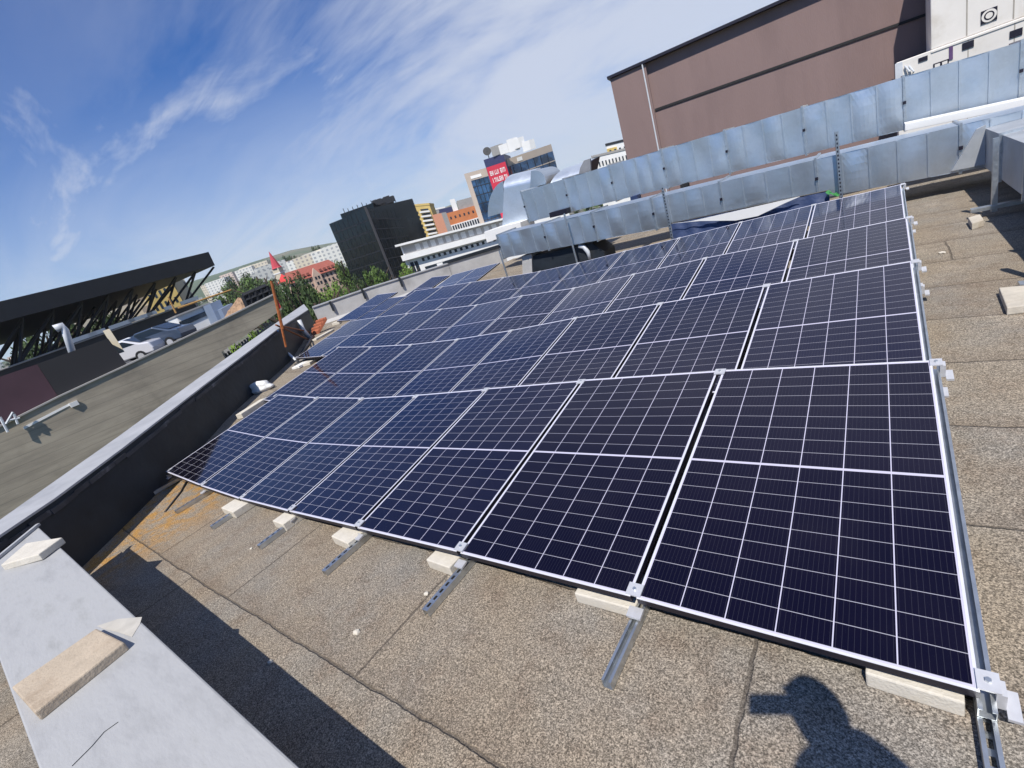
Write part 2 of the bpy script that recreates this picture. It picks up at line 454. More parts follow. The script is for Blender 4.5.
M['brick'] = mat('red_clay', (0.33, 0.10, 0.05), 0.9, 0, .2, 8)
M['whitebag'] = mat('white_bag', (0.74, 0.73, 0.71), 0.6, 0, 0.08, 6, 0.03, 9)
M['pvc'] = mat('grey_pipe', (0.55, 0.57, 0.60), 0.5)
M['cable'] = mat('black_cable', (0.02, 0.02, 0.022), 0.5)
M['bluehose'] = mat('blue_hose', (0.05, 0.18, 0.40), 0.5)

# ------------------------------------------------------------------ terrain, streets
M['ground'] = mat('city_ground', (0.16, 0.155, 0.14), 0.95, 0, 0.25, 0.05, 0, 1, .2, (0.07, 0.10, 0.035), 0.02, 0.42, 0.58, 'World')
M['hill'] = mat('far_hill', (0.075, 0.11, 0.06), 1.0, 0, 0.2, 0.004, 0, 1, .1, (0.17, 0.16, 0.11), 0.003, 0.5, 0.62, 'World')
STREET = -14.0
def terr(d):
    if d < 180: return STREET
    if d < 1100: return STREET + (d-180)/920*48.0
    return 34 + (d-1100)*0.006
mb = MB()
radii = [0, 15, 40, 90, 180, 300, 450, 650, 850, 1100, 1350, 1600, 1850, 2100, 2400, 2700]
nseg = 96
vid = {}
def tz(r, a):
    z = terr(r)
    if r >= 1350:
        h = (0.55+0.22*math.sin(a*5.0+0.6)+0.16*math.sin(a*11.0+2.0)+0.07*math.sin(a*23.0))
        z += {1350: 8, 1600: 40, 1850: 90, 2100: 125, 2400: 120, 2700: 80}[r]*h*0.95
    return z
for i, r in enumerate(radii):
    for j in range(nseg if i else 1):
        a = 2*math.pi*j/nseg
        vid[i, j] = len(mb.v); mb.v.append((CAM.x+r*math.sin(a), CAM.y+r*math.cos(a), tz(r, a)))
for i in range(len(radii)-1):
    for j in range(nseg):
        k = (j+1) % nseg
        f = [vid[0, 0], vid[1, k], vid[1, j]] if i == 0 else [vid[i, j], vid[i, k], vid[i+1, k], vid[i+1, j]]
        mb.f.append(f); mb.m.append(0 if radii[i] < 1100 else 1)
struct(mb.build('ground', [M['ground'], M['hill']], smooth=True))

# ------------------------------------------------------------------ our roof
def zroof(x):
    u = min(max(-x/5, -0.2), 1.85)
    z = .0162*u-.2429*u*u+.1396*u**3
    if -x/5 > 1.85: z += (-x-9.25)*0.045
    return -0.135 + z
mb = MB()
def roof_pt(u, v):
    x = -16.5+u*23.0; y = -3.2+v*20.0
    return (x, y, zroof(x))
# roof sheet clipped to the building's outline, a diagonal on the left
def gp(px, py, dz=0.0):
    p = at_z(px, py, 0.1)
    for _ in range(8): p = at_z(px, py, zroof(p.x)+dz)
    return p
WP = [gp(*p_).xy-Vector((.14, .135)) for p_ in ((120, 542), (230, 425), (300, 357), (317, 327))]
WP[3] = WP[2]+(WP[3]-WP[2])*1.0
WP = [WP[0]+(WP[0]-WP[1]).normalized()*3.6]+WP
print('WP', WP)
for a in range(92):
    for b in range(80):
        x = -16.5+a*0.25; y = -2.2+b*0.25
        cx, cy = x+.125, y+.125
        inside = True
        for p, q_ in zip(WP[:-1], WP[1:]):
            d = (q_-p)
            if d.x*(cy-p.y)-d.y*(cx-p.x) > 0.35*d.length and min(p.y, q_.y)-.3 <= cy <= max(p.y, q_.y)+.3: inside = False
        if cy > WP[4].y and cx < WP[4].x+(cy-WP[4].y)*0.62-0.3: inside = False
        if cy < -1.3 and True: inside = inside and cx > -6.0
        if not inside: continue
        mb.poly([(x, y, zroof(x)), (x+.25, y, zroof(x+.25)), (x+.25, y+.25, zroof(x+.25)), (x, y+.25, zroof(x))])
struct(mb.build('roof', M['roof'], smooth=True))

# left parapet wall: dark felt upstand, pale coping on top
inner = [(0, 534.5), (53, 499), (120, 449.5), (204, 384.7), (250, 350), (276, 330), (308, 309.5)]
outer = [(0, 520), (53, 482.5), (120, 435.5), (200, 377), (246, 344), (271, 326.5), (304, 304)]
def wall_hit(px, py):
    best = None
    for p, q_ in zip(WP[:-1], WP[1:]):
        d = q_-p; n = Vector((-d.y, d.x, 0)).normalized()
        h = on_plane(px, py, (p.x, p.y, 0), n)
        t = (Vector((h.x, h.y))-p).dot(d)/d.length_squared
        e = max(-t, t-1, 0)
        if best is None or e < best[0]: best = (e, h)
    return best[1]
tops = [wall_hit(*p) for p in inner]
tops[0] = tops[0] if tops[0].z > .3 else Vector((-5.6, -1.5, .52))
d0 = (tops[0]-tops[1])
start = tops[0]+(tops[0]-tops[1]).normalized()*3.0; start.z = tops[0].z-.06
tops = [start]+tops
outs = [None]
for (px, py), t in zip(outer, tops[1:]): outs.append(at_z(px, py, t.z+0.02))
outs[0] = tops[0]+Vector((-.22, -.25, .02))
print('WALLTOPS', [tuple(round(c, 2) for c in t) for t in tops])
wall = thing('parapet_wall', 'long dark parapet wall with pale metal coping running back along the left roof edge', 'wall', (tops[3].x, tops[3].y, -0.1))
def loc(o, p): return p
up = MB()
for a, b, oa, ob in zip(tops[:-1], tops[1:], outs[:-1], outs[1:]):
    za, zb = zroof(a.x)-.3, zroof(b.x)-.3
    up.poly([(a.x, a.y, za), (a.x, a.y, a.z-.03), (b.x, b.y, b.z-.03), (b.x, b.y, zb)][::-1])
    up.poly([(oa.x, oa.y, STREET), (ob.x, ob.y, STREET), (ob.x, ob.y, ob.z-.03), (oa.x, oa.y, oa.z-.03)])
w = up.build('felt_upstand', M['bitumen'], None)
cp = MB()
for i in range(len(tops)-1):
    a, b, oa, ob = tops[i], tops[i+1], outs[i], outs[i+1]
    n = Vector((b.y-a.y, a.x-b.x, 0)).normalized()*0.008
    if n.dot(a-oa) < 0: n = -n
    A, B, OA, OB = a+n, b+n, oa-n, ob-n
    lo = Vector((0, 0, -.022))
    cp.poly([A, B, OB, OA]); cp.poly([A+lo, B+lo, B, A]); cp.poly([OA, OB, OB+lo, OA+lo]); cp.poly([A+lo, OA+lo, OB+lo, B+lo])
cpo = cp.build('coping', M['coping'], None)
fl = MB()
for i in range(len(tops)-1):
    a, b = tops[i], tops[i+1]
    n = Vector((b.y-a.y, a.x-b.x, 0)).normalized()
    if n.dot(tops[i]-outs[i]) < 0: n = -n
    for k in range(5):
        p = a.lerp(b, k/5); q_ = a.lerp(b, (k+1)/5)
        j0 = 0.012+0.016*random.random(); j1 = 0.012+0.016*random.random()
        dz = 0.10+0.03*random.random()
        fl.obox(p+n*0.004-Vector((0, 0, dz)), q_-p, n*j0, (0, 0, 0.05))
flo = fl.build('felt_edge_strip', mat('grey_felt_edge', (.06, .06, .065), .8, 0, .3, 4, 0, 1, .3, (.16, .16, .17), 3.0, .55, .7, 'World'), None)
for o in (w, cpo, flo):
    o.parent = wall; o.matrix_parent_inverse = Matrix.Translation(-Vector(wall.location))

# front parapet with its broad pale top
fp = thing('front_parapet', 'broad pale grey parapet slab in the near left corner carrying two loose pavers', 'wall', (-3.2, -1.42, -0.135))
def put(o, par):
    o.parent = par; o.matrix_parent_inverse = par.matrix_world.inverted() if False else Matrix.Translation(-Vector(par.location)); return o
mb = MB()
ztop = 0.42
def slabz(x): return .42-(x+6.0)*.042
def at_slab(px, py, dz=0.0):
    p = at_z(px, py, .35)
    for _ in range(10): p = at_z(px, py, slabz(p.x)+dz)
    return p
sA, sB, sC, sD, sE = [at_slab(*p_) for p_ in ((35, 524), (300, 768), (30, 768), (0, 690.7), (1, 552))]
dR = (sB-sA).normalized(); dL = (sC-sD).normalized()
qA = sA+dR*.12; qB = sB+dR*.45; qC = sC+dL*1.45
qE = Vector((-5.55, -1.715, slabz(-5.55)))
lo4 = Vector((0, 0, -.04))
mb = MB(); mb.prism([qA+lo4, qB+lo4, qC+lo4, qE+lo4], (0, 0, .04))
put(mb.build('top_slab', M['parapet'], None, bevel=.008), fp)
mb = MB(); ins = Vector((0, .035, 0)); dn3 = Vector((0, 0, -3.4)); mb.prism([qA-ins+dn3, qB-ins+dn3, qC+ins+dn3, qE+ins+dn3], (0, 0, 3.4-.045))
put(mb.build('upstand', M['bitumen'], None), fp)
mb = MB(); ee = (qE-qA).normalized(); en = Vector((ee.y, -ee.x, 0)); en = en if en.x > 0 else -en
mb.obox(qA-Vector((0, 0, -.002)), qE-qA, en*.03, Vector((0, 0, .022)))
put(mb.build('end_lip', M['coping'], None), fp)
mb = MB()
for pts in ([(150, 647), (168, 628)],): pass
mb.tube([at_slab(*p_, .002) for p_ in ((72, 766), (92, 746), (104, 732), (118, 722))], .0013, 5)
put(mb.build('crack', M['cable'], None), fp)
# lower roof beyond it
mb = MB(); mb.poly([(-9, -9, -.5), (8, -9, -.5), (8, -2.19, -.5), (-4.6, -2.19, -.5), (-4.6, -1.64, -.5), (-3.4, -3.7, -.5)])
struct(mb.build('lower_roof', M['roof']))

# pavers lying on the slab
def paver(name, pts, z0, h, m, label, bev=.006):
    mb = MB(); c = sum((Vector(p) for p in pts), Vector((0, 0)))/len(pts)
    mb.prism([(p[0], p[1], z0) for p in pts], (0, 0, h))
    o = mb.build(name, m, None, bevel=bev, loc=(c.x, c.y, z0))
    return tag(o, label, 'paver')
def gpts(pxs, z): return [tuple(at_z(x, y, z).xy) for x, y in pxs]
paver('concrete_paver', gpts([(11, 687), (96, 628), (124, 642), (34, 713)], slabz(-3.1)+.048), slabz(-3.1)-.004, .052, M['paver_tan'], 'tan rectangular paver lying on the pale parapet slab in the near left corner', .008)
paver('concrete_paver', gpts([(0, 565), (26, 542.5), (62, 536.8), (38, 554)], slabz(-5.4)+.05), slabz(-5.4)-.008, .056, M['paver_white'], 'cream paver half over the far end of the pale parapet slab', .008)
mb = MB(); mb.prism([at_slab(*p_, .001) for p_ in ((97, 626), (118, 619), (142, 617), (140, 624), (132, 637), (118, 632), (104, 629))], (0, 0, .0008))
tag(mb.build('dust_patch', M['dust'], None), 'sandy dust patch beside the tan paver on the parapet slab', 'dust')

# far parapet, closing the roof at the back left
fpar = thing('back_parapet', 'low grey rendered parapet with sheet coping closing the back of the roof', 'wall', (-13.3, 9.5, 0.1))
P1 = WP[4]+Vector((-.1, .1)); P2 = P1+Vector((3.55, 5.5))
n2 = Vector((-(P2-P1).y, (P2-P1).x)).normalized()
def fpz(px, py): return on_plane(px, py, (P1.x, P1.y, 0), (n2.x, n2.y, 0))
ft = [fpz(312, 307), fpz(370, 287), fpz(440, 265.5), fpz(448, 263)]
print('FARPAR', [tuple(round(c, 2) for c in t) for t in ft])
mb = MB(); th = Vector((n2.x, n2.y, 0))*0.28
lo = 0.0
for a, b in zip(ft[:-1], ft[1:]):
    mb.prism([(a.x, a.y, lo-.2), (b.x, b.y, lo-.2), (b.x, b.y, b.z-.04), (a.x, a.y, a.z-.04)], th)
put(mb.build('render_wall', M['farwall'], None), fpar)
mb = MB()
for a, b in zip(ft[:-1], ft[1:]):
    n3 = Vector((n2.x, n2.y, 0))
    mb.prism([a-n3*.04-Vector((0, 0, .035)), b-n3*.04-Vector((0, 0, .035)), b+n3*.32-Vector((0, 0, .035)), a+n3*.32-Vector((0, 0, .035))], (0, 0, .035))
put(mb.build('coping', M['coping'], None), fpar)
for px, py in ((362, 293), (399, 281), (330, 305)):
    mb = MB(); p = fpz(px, py); n3 = Vector((n2.x, n2.y, 0))
    mb.obox(p-n3*.10-Vector((0, 0, .22)), (P2-P1).normalized().to_3d()*.07, n3*.06, (0, 0, .34))
    put(mb.build('bracket', M['bitumen'], None), fpar)
# cant strip between wall and roof
mb = MB()
a, b = ft[0], ft[-1]
n3 = Vector((n2.x, n2.y, 0))
mb.prism([Vector((a.x, a.y, .32))-n3*.001, Vector((a.x, a.y, .05))-n3*.001, Vector((a.x, a.y, .05))-n3*.25], b-a)
put(mb.build('cant_strip', M['farwall'], None), fpar)
# higher stretch with a dark cap at the right
up2 = thing('raised_parapet', 'higher pale parapet stretch with a dark cap beside the duct end', 'wall', (-10.5, 13.5, 0.1))
g1, g2 = fpz(447.5, 263.5), fpz(503, 247)
b1, b2 = fpz(449, 287), fpz(508, 275)
mb = MB(); mb.prism([(g1.x, g1.y, -.1), (g2.x, g2.y, -.1), g2, g1], th)
put(mb.build('render_wall', M['farwall'], None), up2)
mb = MB(); mb.prism([g1-n3*.05, g2-n3*.05, g2-n3*.05+Vector((0, 0, .12)), g1-n3*.05+Vector((0, 0, .10))], th*1.4)
put(mb.build('cap', M['bitumen'], None), up2)

# ------------------------------------------------------------------ solar panels
ROWTILT = 0.150
YO = [0.0, 1.9083, 3.7994, 6.1112]
top_px = [
 [(931,360.5),(721,370),(582.5,380.2),(487.3,388.5),(417.2,395.2),(362.5,397.9),(317.7,397.2),(277,394.6)],
 [(912.3,260.8),(767,284.7),(660.8,303),(576,317.5),(511.8,330.1),(458,339),(412,344.2),(371.6,346.5),(339,346.9)],
 [(907,217.3),(796,240),(705.5,257.8),(634,274),(574.5,287.9),(522,295.7),(477,304.8),(441.5,309),(407.8,313.3),(377.5,317),(350.8,321)],
 [(901,184.2),(814,204.5),(741,222),(679.5,237.8),(625,251),(578.7,262.8),(540,271.2),(503.5,277.4),(471,282.2),(442.5,286.6),(415.6,290.6)]]
bot0 = [(981,692),(632.4,597.4),(457.6,552.1),(356,527.4),(289,511),(240,499),(201,486),(167,472)]
YTOP = PL*math.cos(ROWTILT)
nodes = []
for r, pxs in enumerate(top_px):
    row = []
    for k, (px, py) in enumerate(pxs):
        t = on_plane(px, py, (0, YO[r]+YTOP, 0), (0, 1, 0))
        if r == 0: bt = on_plane(*bot0[k], (0, 0, 0), (0, 1, 0))
        else: bt = t+Vector((0, -YTOP, -PL*math.sin(ROWTILT)))
        row.append((bt, t))
    nodes.append(row)
fr = MB()
fr.cur = 0
def ring(mb, z0, z1, wd, W=PW, Lh=PL):
    mb.box(0, W, 0, wd, z0, z1); mb.box(0, W, Lh-wd, Lh, z0, z1); mb.box(0, wd, wd, Lh-wd, z0, z1); mb.box(W-wd, W, wd, Lh-wd, z0, z1)
fr.cur = 1; ring(fr, -.035, -.0025, .0082)
fr.cur = 0; ring(fr, -.0025, 0.0, .0085)
frame_o = fr.build('frame', [M['silver'], M['darkframe']])
gl = MB(); gl.box(.0085, PW-.0085, .0085, PL-.0085, -.007, -.0012)
glass_o = gl.build('cell_sheet', M['cells'])
jb = MB(); jb.box(PW/2-.1, PW/2+.1, PL/2-.05, PL/2+.05, -.022, -.0075)
junc_o = jb.build('junction_box', M['darkframe'])
panel0 = thing('solar_panel', 'x', 'solar panel')
for o in (frame_o, glass_o, junc_o): o.parent = panel0
used = [False]
ORD = ['rightmost', 'second', 'third', 'fourth', 'fifth', 'sixth', 'seventh', 'eighth', 'ninth', 'tenth', 'eleventh', 'twelfth']
ROWN = ['front row', 'second-nearest row', 'third-nearest row', 'fourth-nearest row', 'rearmost row']
def place_panel(br, tr, bl, tl, label, gap=0.031):
    ex = ((br-bl)+(tr-tl)).normalized()
    width = ((br-bl).dot(ex)+(tr-tl).dot(ex))/2
    ey = ((tr-br)+(tl-bl)); ey = (ey-ex*ey.dot(ex)).normalized()
    ez = ex.cross(ey)
    length = ((tr-br)+(tl-bl)).dot(ey)/2
    c = (br+tr+bl+tl)/4
    w_ = width-gap
    o = c-ex*w_/2-ey*length/2
    p = panel0 if not used[0] else dup(panel0); used[0] = True
    m = Matrix((ex*(w_/PW), ey*(length/PL), ez)).transposed().to_4x4(); m.translation = o
    p.matrix_world = m
    tag(p, label, 'solar panel', 'solar panels of the roof array')
    return p
def plabel(r, k, n):
    base = 'dark blue solar panel in the '+ROWN[r]
    if k == 0: return base+', at its right end by the bare felt'
    if k == n-1: return base+', at its left end'
    return base+', %s from the right end' % ORD[k]
for r, row in enumerate(nodes):
    n = len(row)-1
    for k in range(n):
        br, tr = row[k]; bl, tl = row[k+1]
        g_ = Vector((.0155, 0, 0))
        if k == 0: br, tr = br+g_, tr+g_
        if k == n-1: bl, tl = bl-g_, tl-g_
        place_panel(br, tr, bl, tl, plabel(r, k, n))
# two separate panels past the left end of the fourth row, and the rearmost row
def loose(px_l, px_r, ytop, label, tilt=ROWTILT, gap=.03):
    tl = on_plane(*px_l, (0, ytop, 0), (0, 1, 0)); tr = on_plane(*px_r, (0, ytop, 0), (0, 1, 0))
    dn = Vector((0, -PL*math.cos(tilt), -PL*math.sin(tilt)))
    return place_panel(tr+dn, tr, tl+dn, tl, label, gap)
loose((382.5, 299), (407, 295.8), 7.85, 'blue solar panel left of the black gap in the fourth row, nearer of two')
loose((377, 294.6), (397.5, 292), 8.25, 'outermost blue solar panel at the left end of the fourth row, by the back parapet')
loose((431.5, 277.2), (449.5, 275.2), 9.75, 'blue solar panel at the left end of the rearmost row')
loose((452.5, 274.8), (476, 268.5), 9.75, 'shaded black looking solar panel in the middle of the rearmost row')
loose((476, 268.5), (500, 262.4), 9.75, 'shaded black looking solar panel under the duct end in the rearmost row')

# mounting rails: slotted channel on the roof below every seam, sloped channel under the panels, legs, clamps
def channel(mb, p, q_, w=.041, h=.041, slots=True, up=False):
    p = Vector(p); q_ = Vector(q_); d = (q_-p); ln = d.length; d.normalize()
    s = d.cross(Vector((0, 0, 1))).normalized(); u = s.cross(d)
    t = .003
    mb.obox(p-s*w/2, d*ln, s*t, u*h); mb.obox(p+s*(w/2-t), d*ln, s*t, u*h)
    if not up:
        mb.obox(p-s*w/2+u*(h-t)+s*t, d*ln, s*.008, u*t); mb.obox(p+s*(w/2-.011)+u*(h-t), d*ln, s*.008, u*t)
    if up: p = p+u*(h-t)
    if slots:
        mb.obox(p-s*(w/2-t), d*ln, s*.009, u*t); mb.obox(p+s*(w/2-t-.009), d*ln, s*.009, u*t)
        x = 0.0
        while x < ln-.02:
            mb.obox(p+d*x-s*(w/2-t-.009), d*.022, s*(w-2*t-.018), u*t); x += .05
    else: mb.obox(p-s*(w/2-t), d*ln, s*(w-2*t), u*t)
def clamp(mb, p, ex, ey, ez, wide):
    mb.obox(p-ex*wide/2-ey*.03+ez*.001, ex*wide, ey*.06, ez*.007)
    mb.tube([p+ez*.007, p+ez*.017], .008, 6)
RL = ['right end', 'second seam', 'third seam', 'fourth seam', 'fifth seam', 'sixth seam', 'seventh seam', 'left end']
for r, row in enumerate(nodes):
    n = len(row)
    for k in range(n):
        bt, tp = row[k]
        off = 0.0
        if k == 0: off = 0.012
        if k == n-1: off = -0.005
        bx = bt+Vector((off, 0, 0)); tx = tp+Vector((off, 0, 0))
        ey = (tx-bx).normalized(); ex = (Vector((1, 0, 0))-ey*ey.x).normalized(); ez = ex.cross(ey)
        zr = zroof(bx.x)
        where = 'under the right end of the ' if k == 0 else ('under the left end of the ' if k == n-1 else 'under the %s seam from the right in the ' % ['', 'first', 'second', 'third', 'fourth', 'fifth', 'sixth', 'seventh', 'eighth', 'ninth', 'tenth'][k])
        ro = thing('mounting_rail', 'galvanised mounting rail '+where+ROWN[r], 'rail', (bx.x, bx.y, zr), 0, 'galvanised mounting rails under the panel seams')
        y0 = -0.33 if r == 0 else -0.08
        if r == 0 and k == 0: y0 = -0.5
        mb = MB(); zc = zr+.004
        if bx.z-.045-.042 < zc: zc = max(zr-.02, bx.z-.045-.043)
        channel(mb, (bx.x, bx.y+y0, zc), (tx.x, bx.y+YTOP+.05, zc+(zroof(tx.x)-zr)), up=(k >= 2))
        put(mb.build('base_channel', M['rail'], None), ro)
        if k in (0, n-1):
            mb = MB()
            o0 = bx-ez*.078-ey*.03; channel(mb, o0, tx-ez*.078+ey*.03, slots=False)
            put(mb.build('sloped_channel', M['rail'], None), ro)
        if r < 4:
            mb = MB(); mb.box(tx.x-.02, tx.x+.02, bx.y+YTOP-.06, bx.y+YTOP-.02, zroof(tx.x), max(tx.z-.085, zroof(tx.x)+.03))
            put(mb.build('back_leg', M['rail'], None), ro)
        for t_ in (0.02, 0.985):
            mb = MB(); pc = bx.lerp(tx, t_)
            wide = .066 if 0 < k < n-1 else .05
            pq = pc+(ex*.006 if k == 0 else ex*0)
            mb.obox(pq-ex*wide/2-ey*.03+ez*.001, ex*wide, ey*.06, ez*.007)
            co = mb.build('clamp', M['alu'], None)
            if r == 0:
                mb = MB(); mb.tube([pq+ez*.0081, pq+ez*.016], .008, 6)
                bo = mb.build('bolt', M['rail'], None); bo.parent = co
            put(co, ro)
            if k == 0:
                mb = MB(); mb.obox(pc+ex*.020-ey*.03-ez*.07, ex*.022, ey*.045, ez*.070)
                put(mb.build('end_bracket', M['alu'], None), ro)
                mb = MB(); mb.obox(pc+ex*.0425-ey*.055-ez*.078, ex*.03, ey*.085, ez*.012)
                put(mb.build('joint_plate', M['alu'], None), ro)
            if r == 0 and t_ < .5 and k:
                mb = MB(); mb.obox(pc-ex*.032-ey*.085-ez*.079, ex*.064, ey*.05, ez*.012)
                put(mb.build('foot_plate', M['alu'], None), ro)
# pale ballast blocks in front of the first row
def block(x, y, z0, sx, sy, sz, rz, m, label, name='ballast_block'):
    mb = MB(); mb.cbox((0, 0, sz/2), sx, sy, sz)
    o = mb.build(name, m, None, bevel=.006, loc=None)
    o.location = (x, y, z0); o.rotation_euler = (0, 0, rz)
    return tag(o, label, 'ballast block')
zr = zroof
bl = [((425, 560), (462, 556), 'beside the third mounting rail from the right', .068), ((331, 536), (360, 535), 'beside the fourth mounting rail from the right', .075),
      ((273, 520), (293, 518), 'beside the fifth mounting rail from the right', .075), ((220, 508), (244, 506), 'beside the sixth mounting rail from the right', .075)]
for (a, b, t, h) in bl:
    pa = at_z(*a, zr(-3)+h); pb = at_z(*b, zr(-3)+h)
    zz = zr(pa.x); pa = at_z(*a, zz+h); pb = at_z(*b, zz+h)
    c = (pa+pb)/2
    block(c.x, c.y+.07, zz+.002, abs(pb.x-pa.x)*.92, .24, h, R(random.uniform(-4, 4)), M['paver_white'], 'small cream ballast block poking out '+t)
block(-1.24, .10, zr(-1)+.001, .30, .2, .06, R(1), M['paver_white'], 'flat cream ballast paver under the front edge, left of the second rail')
block(-.165, .10, zr(0)+.001, .235, .2, .065, R(-2), M['paver_white'], 'cream ballast paver under the near right corner of the front row')

# loose pavers on the right of the roof
paver('concrete_paver', gpts([(968, 217), (980, 213.5), (984, 219), (972, 223)], -.06), zr(.6), .075, M['paver'], 'small tan paver under the foot of the duct post at the right')
paver('concrete_paver', gpts([(999, 287), (1032, 284), (1060, 300), (1007, 307)], -.075), zr(.5), .06, M['paver'], 'larger tan paver at the right edge of the roof beside the duct shade')
# small litter on the felt
for i, (px, py, s) in enumerate([(353, 626, .022), (265, 655, .018), (942, 252, .03), (424, 588, .016), (246, 540, .014), (222, 500, .016)]):
    p = at_z(px, py, -.12); p.z = zr(p.x)
    bm = bmesh.new(); bmesh.ops.create_icosphere(bm, subdivisions=1, radius=s)
    for v in bm.verts: v.co = Vector((v.co.x*random.uniform(.7, 1.3), v.co.y*random.uniform(.7, 1.2), v.co.z*.55))
    me = bpy.data.meshes.new('pebble'); bm.to_mesh(me); bm.free(); me.materials.append(M['paver_white'])
    o = bpy.data.objects.new('pebble', me); o.location = p+Vector((0, 0, s*.3)); COL.objects.link(o)
    tag(o, ['white pebble on the felt below the front row', 'pale pebble on the felt near the parapet shadow', 'pale crumb on the felt right of the third row', 'white pebble beside the third mounting rail', 'pale pebble beside the sixth mounting rail', 'pale pebble beside the leftmost front rail'][i], 'pebble')

# ------------------------------------------------------------------ galvanised ducts
def duct_run(name, label, xs, yf, depth, zb, zt, m, panel=0.34, end_cap=True):
    """a rectangular duct along x; zb(x), zt(x) heights; xs = flange positions"""
    root = thing(name, label, 'duct', ((xs[0]+xs[-1])/2, yf+depth/2, (zb(xs[0])+zt(xs[0]))/2))
    for i, (a, b) in enumerate(zip(xs[:-1], xs[1:])):
        mb = MB()
        npn = max(2, round(abs(b-a)/panel))
        for k in range(npn):
            u0 = a+(b-a)*k/npn; u1 = a+(b-a)*(k+1)/npn
            bulge = random.uniform(-.014, .026); tl_ = random.uniform(-.03, .03)
            def face(u, v, u0=u0, u1=u1, bulge=bulge, tl_=tl_):
                x = u0+(u1-u0)*u
                z = zb(x)+(zt(x)-zb(x))*v
                return (x, yf-bulge*math.sin(math.pi*u)*math.sin(math.pi*v)-tl_*(v-.5)*math.sin(math.pi*u), z)
            mb.grid(face, 6, 6)
            def top(u, v, u0=u0, u1=u1, bulge=bulge):
                x = u0+(u1-u0)*u
                return (x, yf+depth*v, zt(x)+abs(bulge)*.25*math.sin(math.pi*u)*math.sin(math.pi*v))
            mb.grid(top, 4, 4)
            # standing bead at the panel's edge
            if k:
                mb.obox((u0-.010, yf-.020, zb(u0)+.01), (.020, 0, 0), (0, .024, 0), (0, 0, zt(u0)-zb(u0)-.02))
        mb.poly([(a, yf, zb(a)), (b, yf, zb(b)), (b, yf+depth, zb(b)), (a, yf+depth, zb(a))])
        mb.poly([(a, yf+depth, zb(a)), (b, yf+depth, zb(b)), (b, yf+depth, zt(b)), (a, yf+depth, zt(a))])
        put(mb.build('duct_section', m, None), root)
    for i, x in enumerate(xs):
        mb = MB(); e = .028
        z0, z1 = zb(x)-e, zt(x)+e
        w_ = .035
        mb.box(x-w_/2, x+w_/2, yf-e, yf+.004, z0, z1); mb.box(x-w_/2, x+w_/2, yf+depth-.004, yf+depth+e, z0, z1)
        mb.box(x-w_/2, x+w_/2, yf+.004, yf+depth-.004, zt(x)-.004, z1); mb.box(x-w_/2, x+w_/2, yf+.004, yf+depth-.004, z0, zb(x)+.004)
        fo = put(mb.build('flange', M['rail'], None), root)
        mb = MB(); zc = zb(x)+(zt(x)-zb(x))*.52
        mb.box(x-.022, x+.022, yf-e-.022, yf-e-.001, zc-.025, zc+.025)
        put(mb.build('flange_clip', M['darkframe'], None), root)
    if end_cap:
        for x, s_ in ((xs[0], 1), (xs[-1], -1)):
            mb = MB(); mb.poly([(x, yf, zb(x)), (x, yf+depth, zb(x)), (x, yf+depth, zt(x)), (x, yf, zt(x))])
            put(mb.build('end_cap', m, None), root)
    return root
LY, LD = 8.62, 0.85
def line(p, q_):
    return lambda x: p[1]+(q_[1]-p[1])*(x-p[0])/(q_[0]-p[0])
def duct_z(pr, pl, yf):
    a = on_plane(*pr, (0, yf, 0), (0, 1, 0)); b = on_plane(*pl, (0, yf, 0), (0, 1, 0))
    return line((a.x, a.z), (b.x, b.z)), a.x, b.x
lzb, _, _ = duct_z((900, 183), (520, 255), LY)
lzt, _, lx0 = duct_z((900, 139.5), (497, 235.5), LY)
lxs = [1.62, .70, -1.05, -2.55, -3.85, -5.2, -6.5, lx0]
duct_run('air_duct', 'lower long galvanised duct running across the roof just behind the solar panels', lxs, LY, LD, lzb, lzt, M['galv'])
UY = 10.5
uzb, _, _ = duct_z((900, 131), (525, 223), UY)
uzt, _, ux0 = duct_z((900, 78), (521, 192), UY)
uxs = [3.3, 1.55, .15, -1.35, -2.75, -4.1, -5.4, -6.7, ux0]
duct_run('air_duct', 'upper long galvanised duct running behind and above the lower one', uxs, UY, .9, uzb, uzt, M['galv'], .36)
# the branch that leaves the lower duct and runs towards the viewer at the right
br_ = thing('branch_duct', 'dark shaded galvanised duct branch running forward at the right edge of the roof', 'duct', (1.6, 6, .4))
bz = lambda y: .70+(y-8.6)*.004
YS = [8.61, 7.3, 5.9, 4.5, 3.1]
for a, b in zip(YS[:-1], YS[1:]):
    mb = MB()
    for k in range(3):
        v0 = a+(b-a)*k/3; v1 = a+(b-a)*(k+1)/3; bu = random.uniform(-.01, .012)
        mb.grid(lambda u, v, v0=v0, v1=v1, bu=bu: (.95-bu*math.sin(math.pi*u)*math.sin(math.pi*v), v0+(v1-v0)*u, .15+(bz(0)-.15)*v), 4, 4)
        mb.grid(lambda u, v, v0=v0, v1=v1, bu=bu: (.95+1.25*v, v0+(v1-v0)*u, bz(0)+abs(bu)*math.sin(math.pi*u)*math.sin(math.pi*v)), 4, 4)
    mb.poly([(.95, a, .15), (2.2, a, .15), (2.2, b, .15), (.95, b, .15)]); mb.poly([(2.2, a, .15), (2.2, a, bz(0)), (2.2, b, bz(0)), (2.2, b, .15)])
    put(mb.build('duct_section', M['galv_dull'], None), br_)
for y in YS[1:]:
    mb = MB(); mb.box(.92, .954, y-.018, y+.018, .12, bz(0)+.03); mb.box(.954, 2.2, y-.018, y+.018, bz(0)-.004, bz(0)+.03)
    put(mb.build('flange', M['rail'], None), br_)
mb = MB(); mb.box(.95, 2.2, 3.095, 3.1, .15, bz(0)); put(mb.build('end_cap', M['galv_dull'], None), br_)
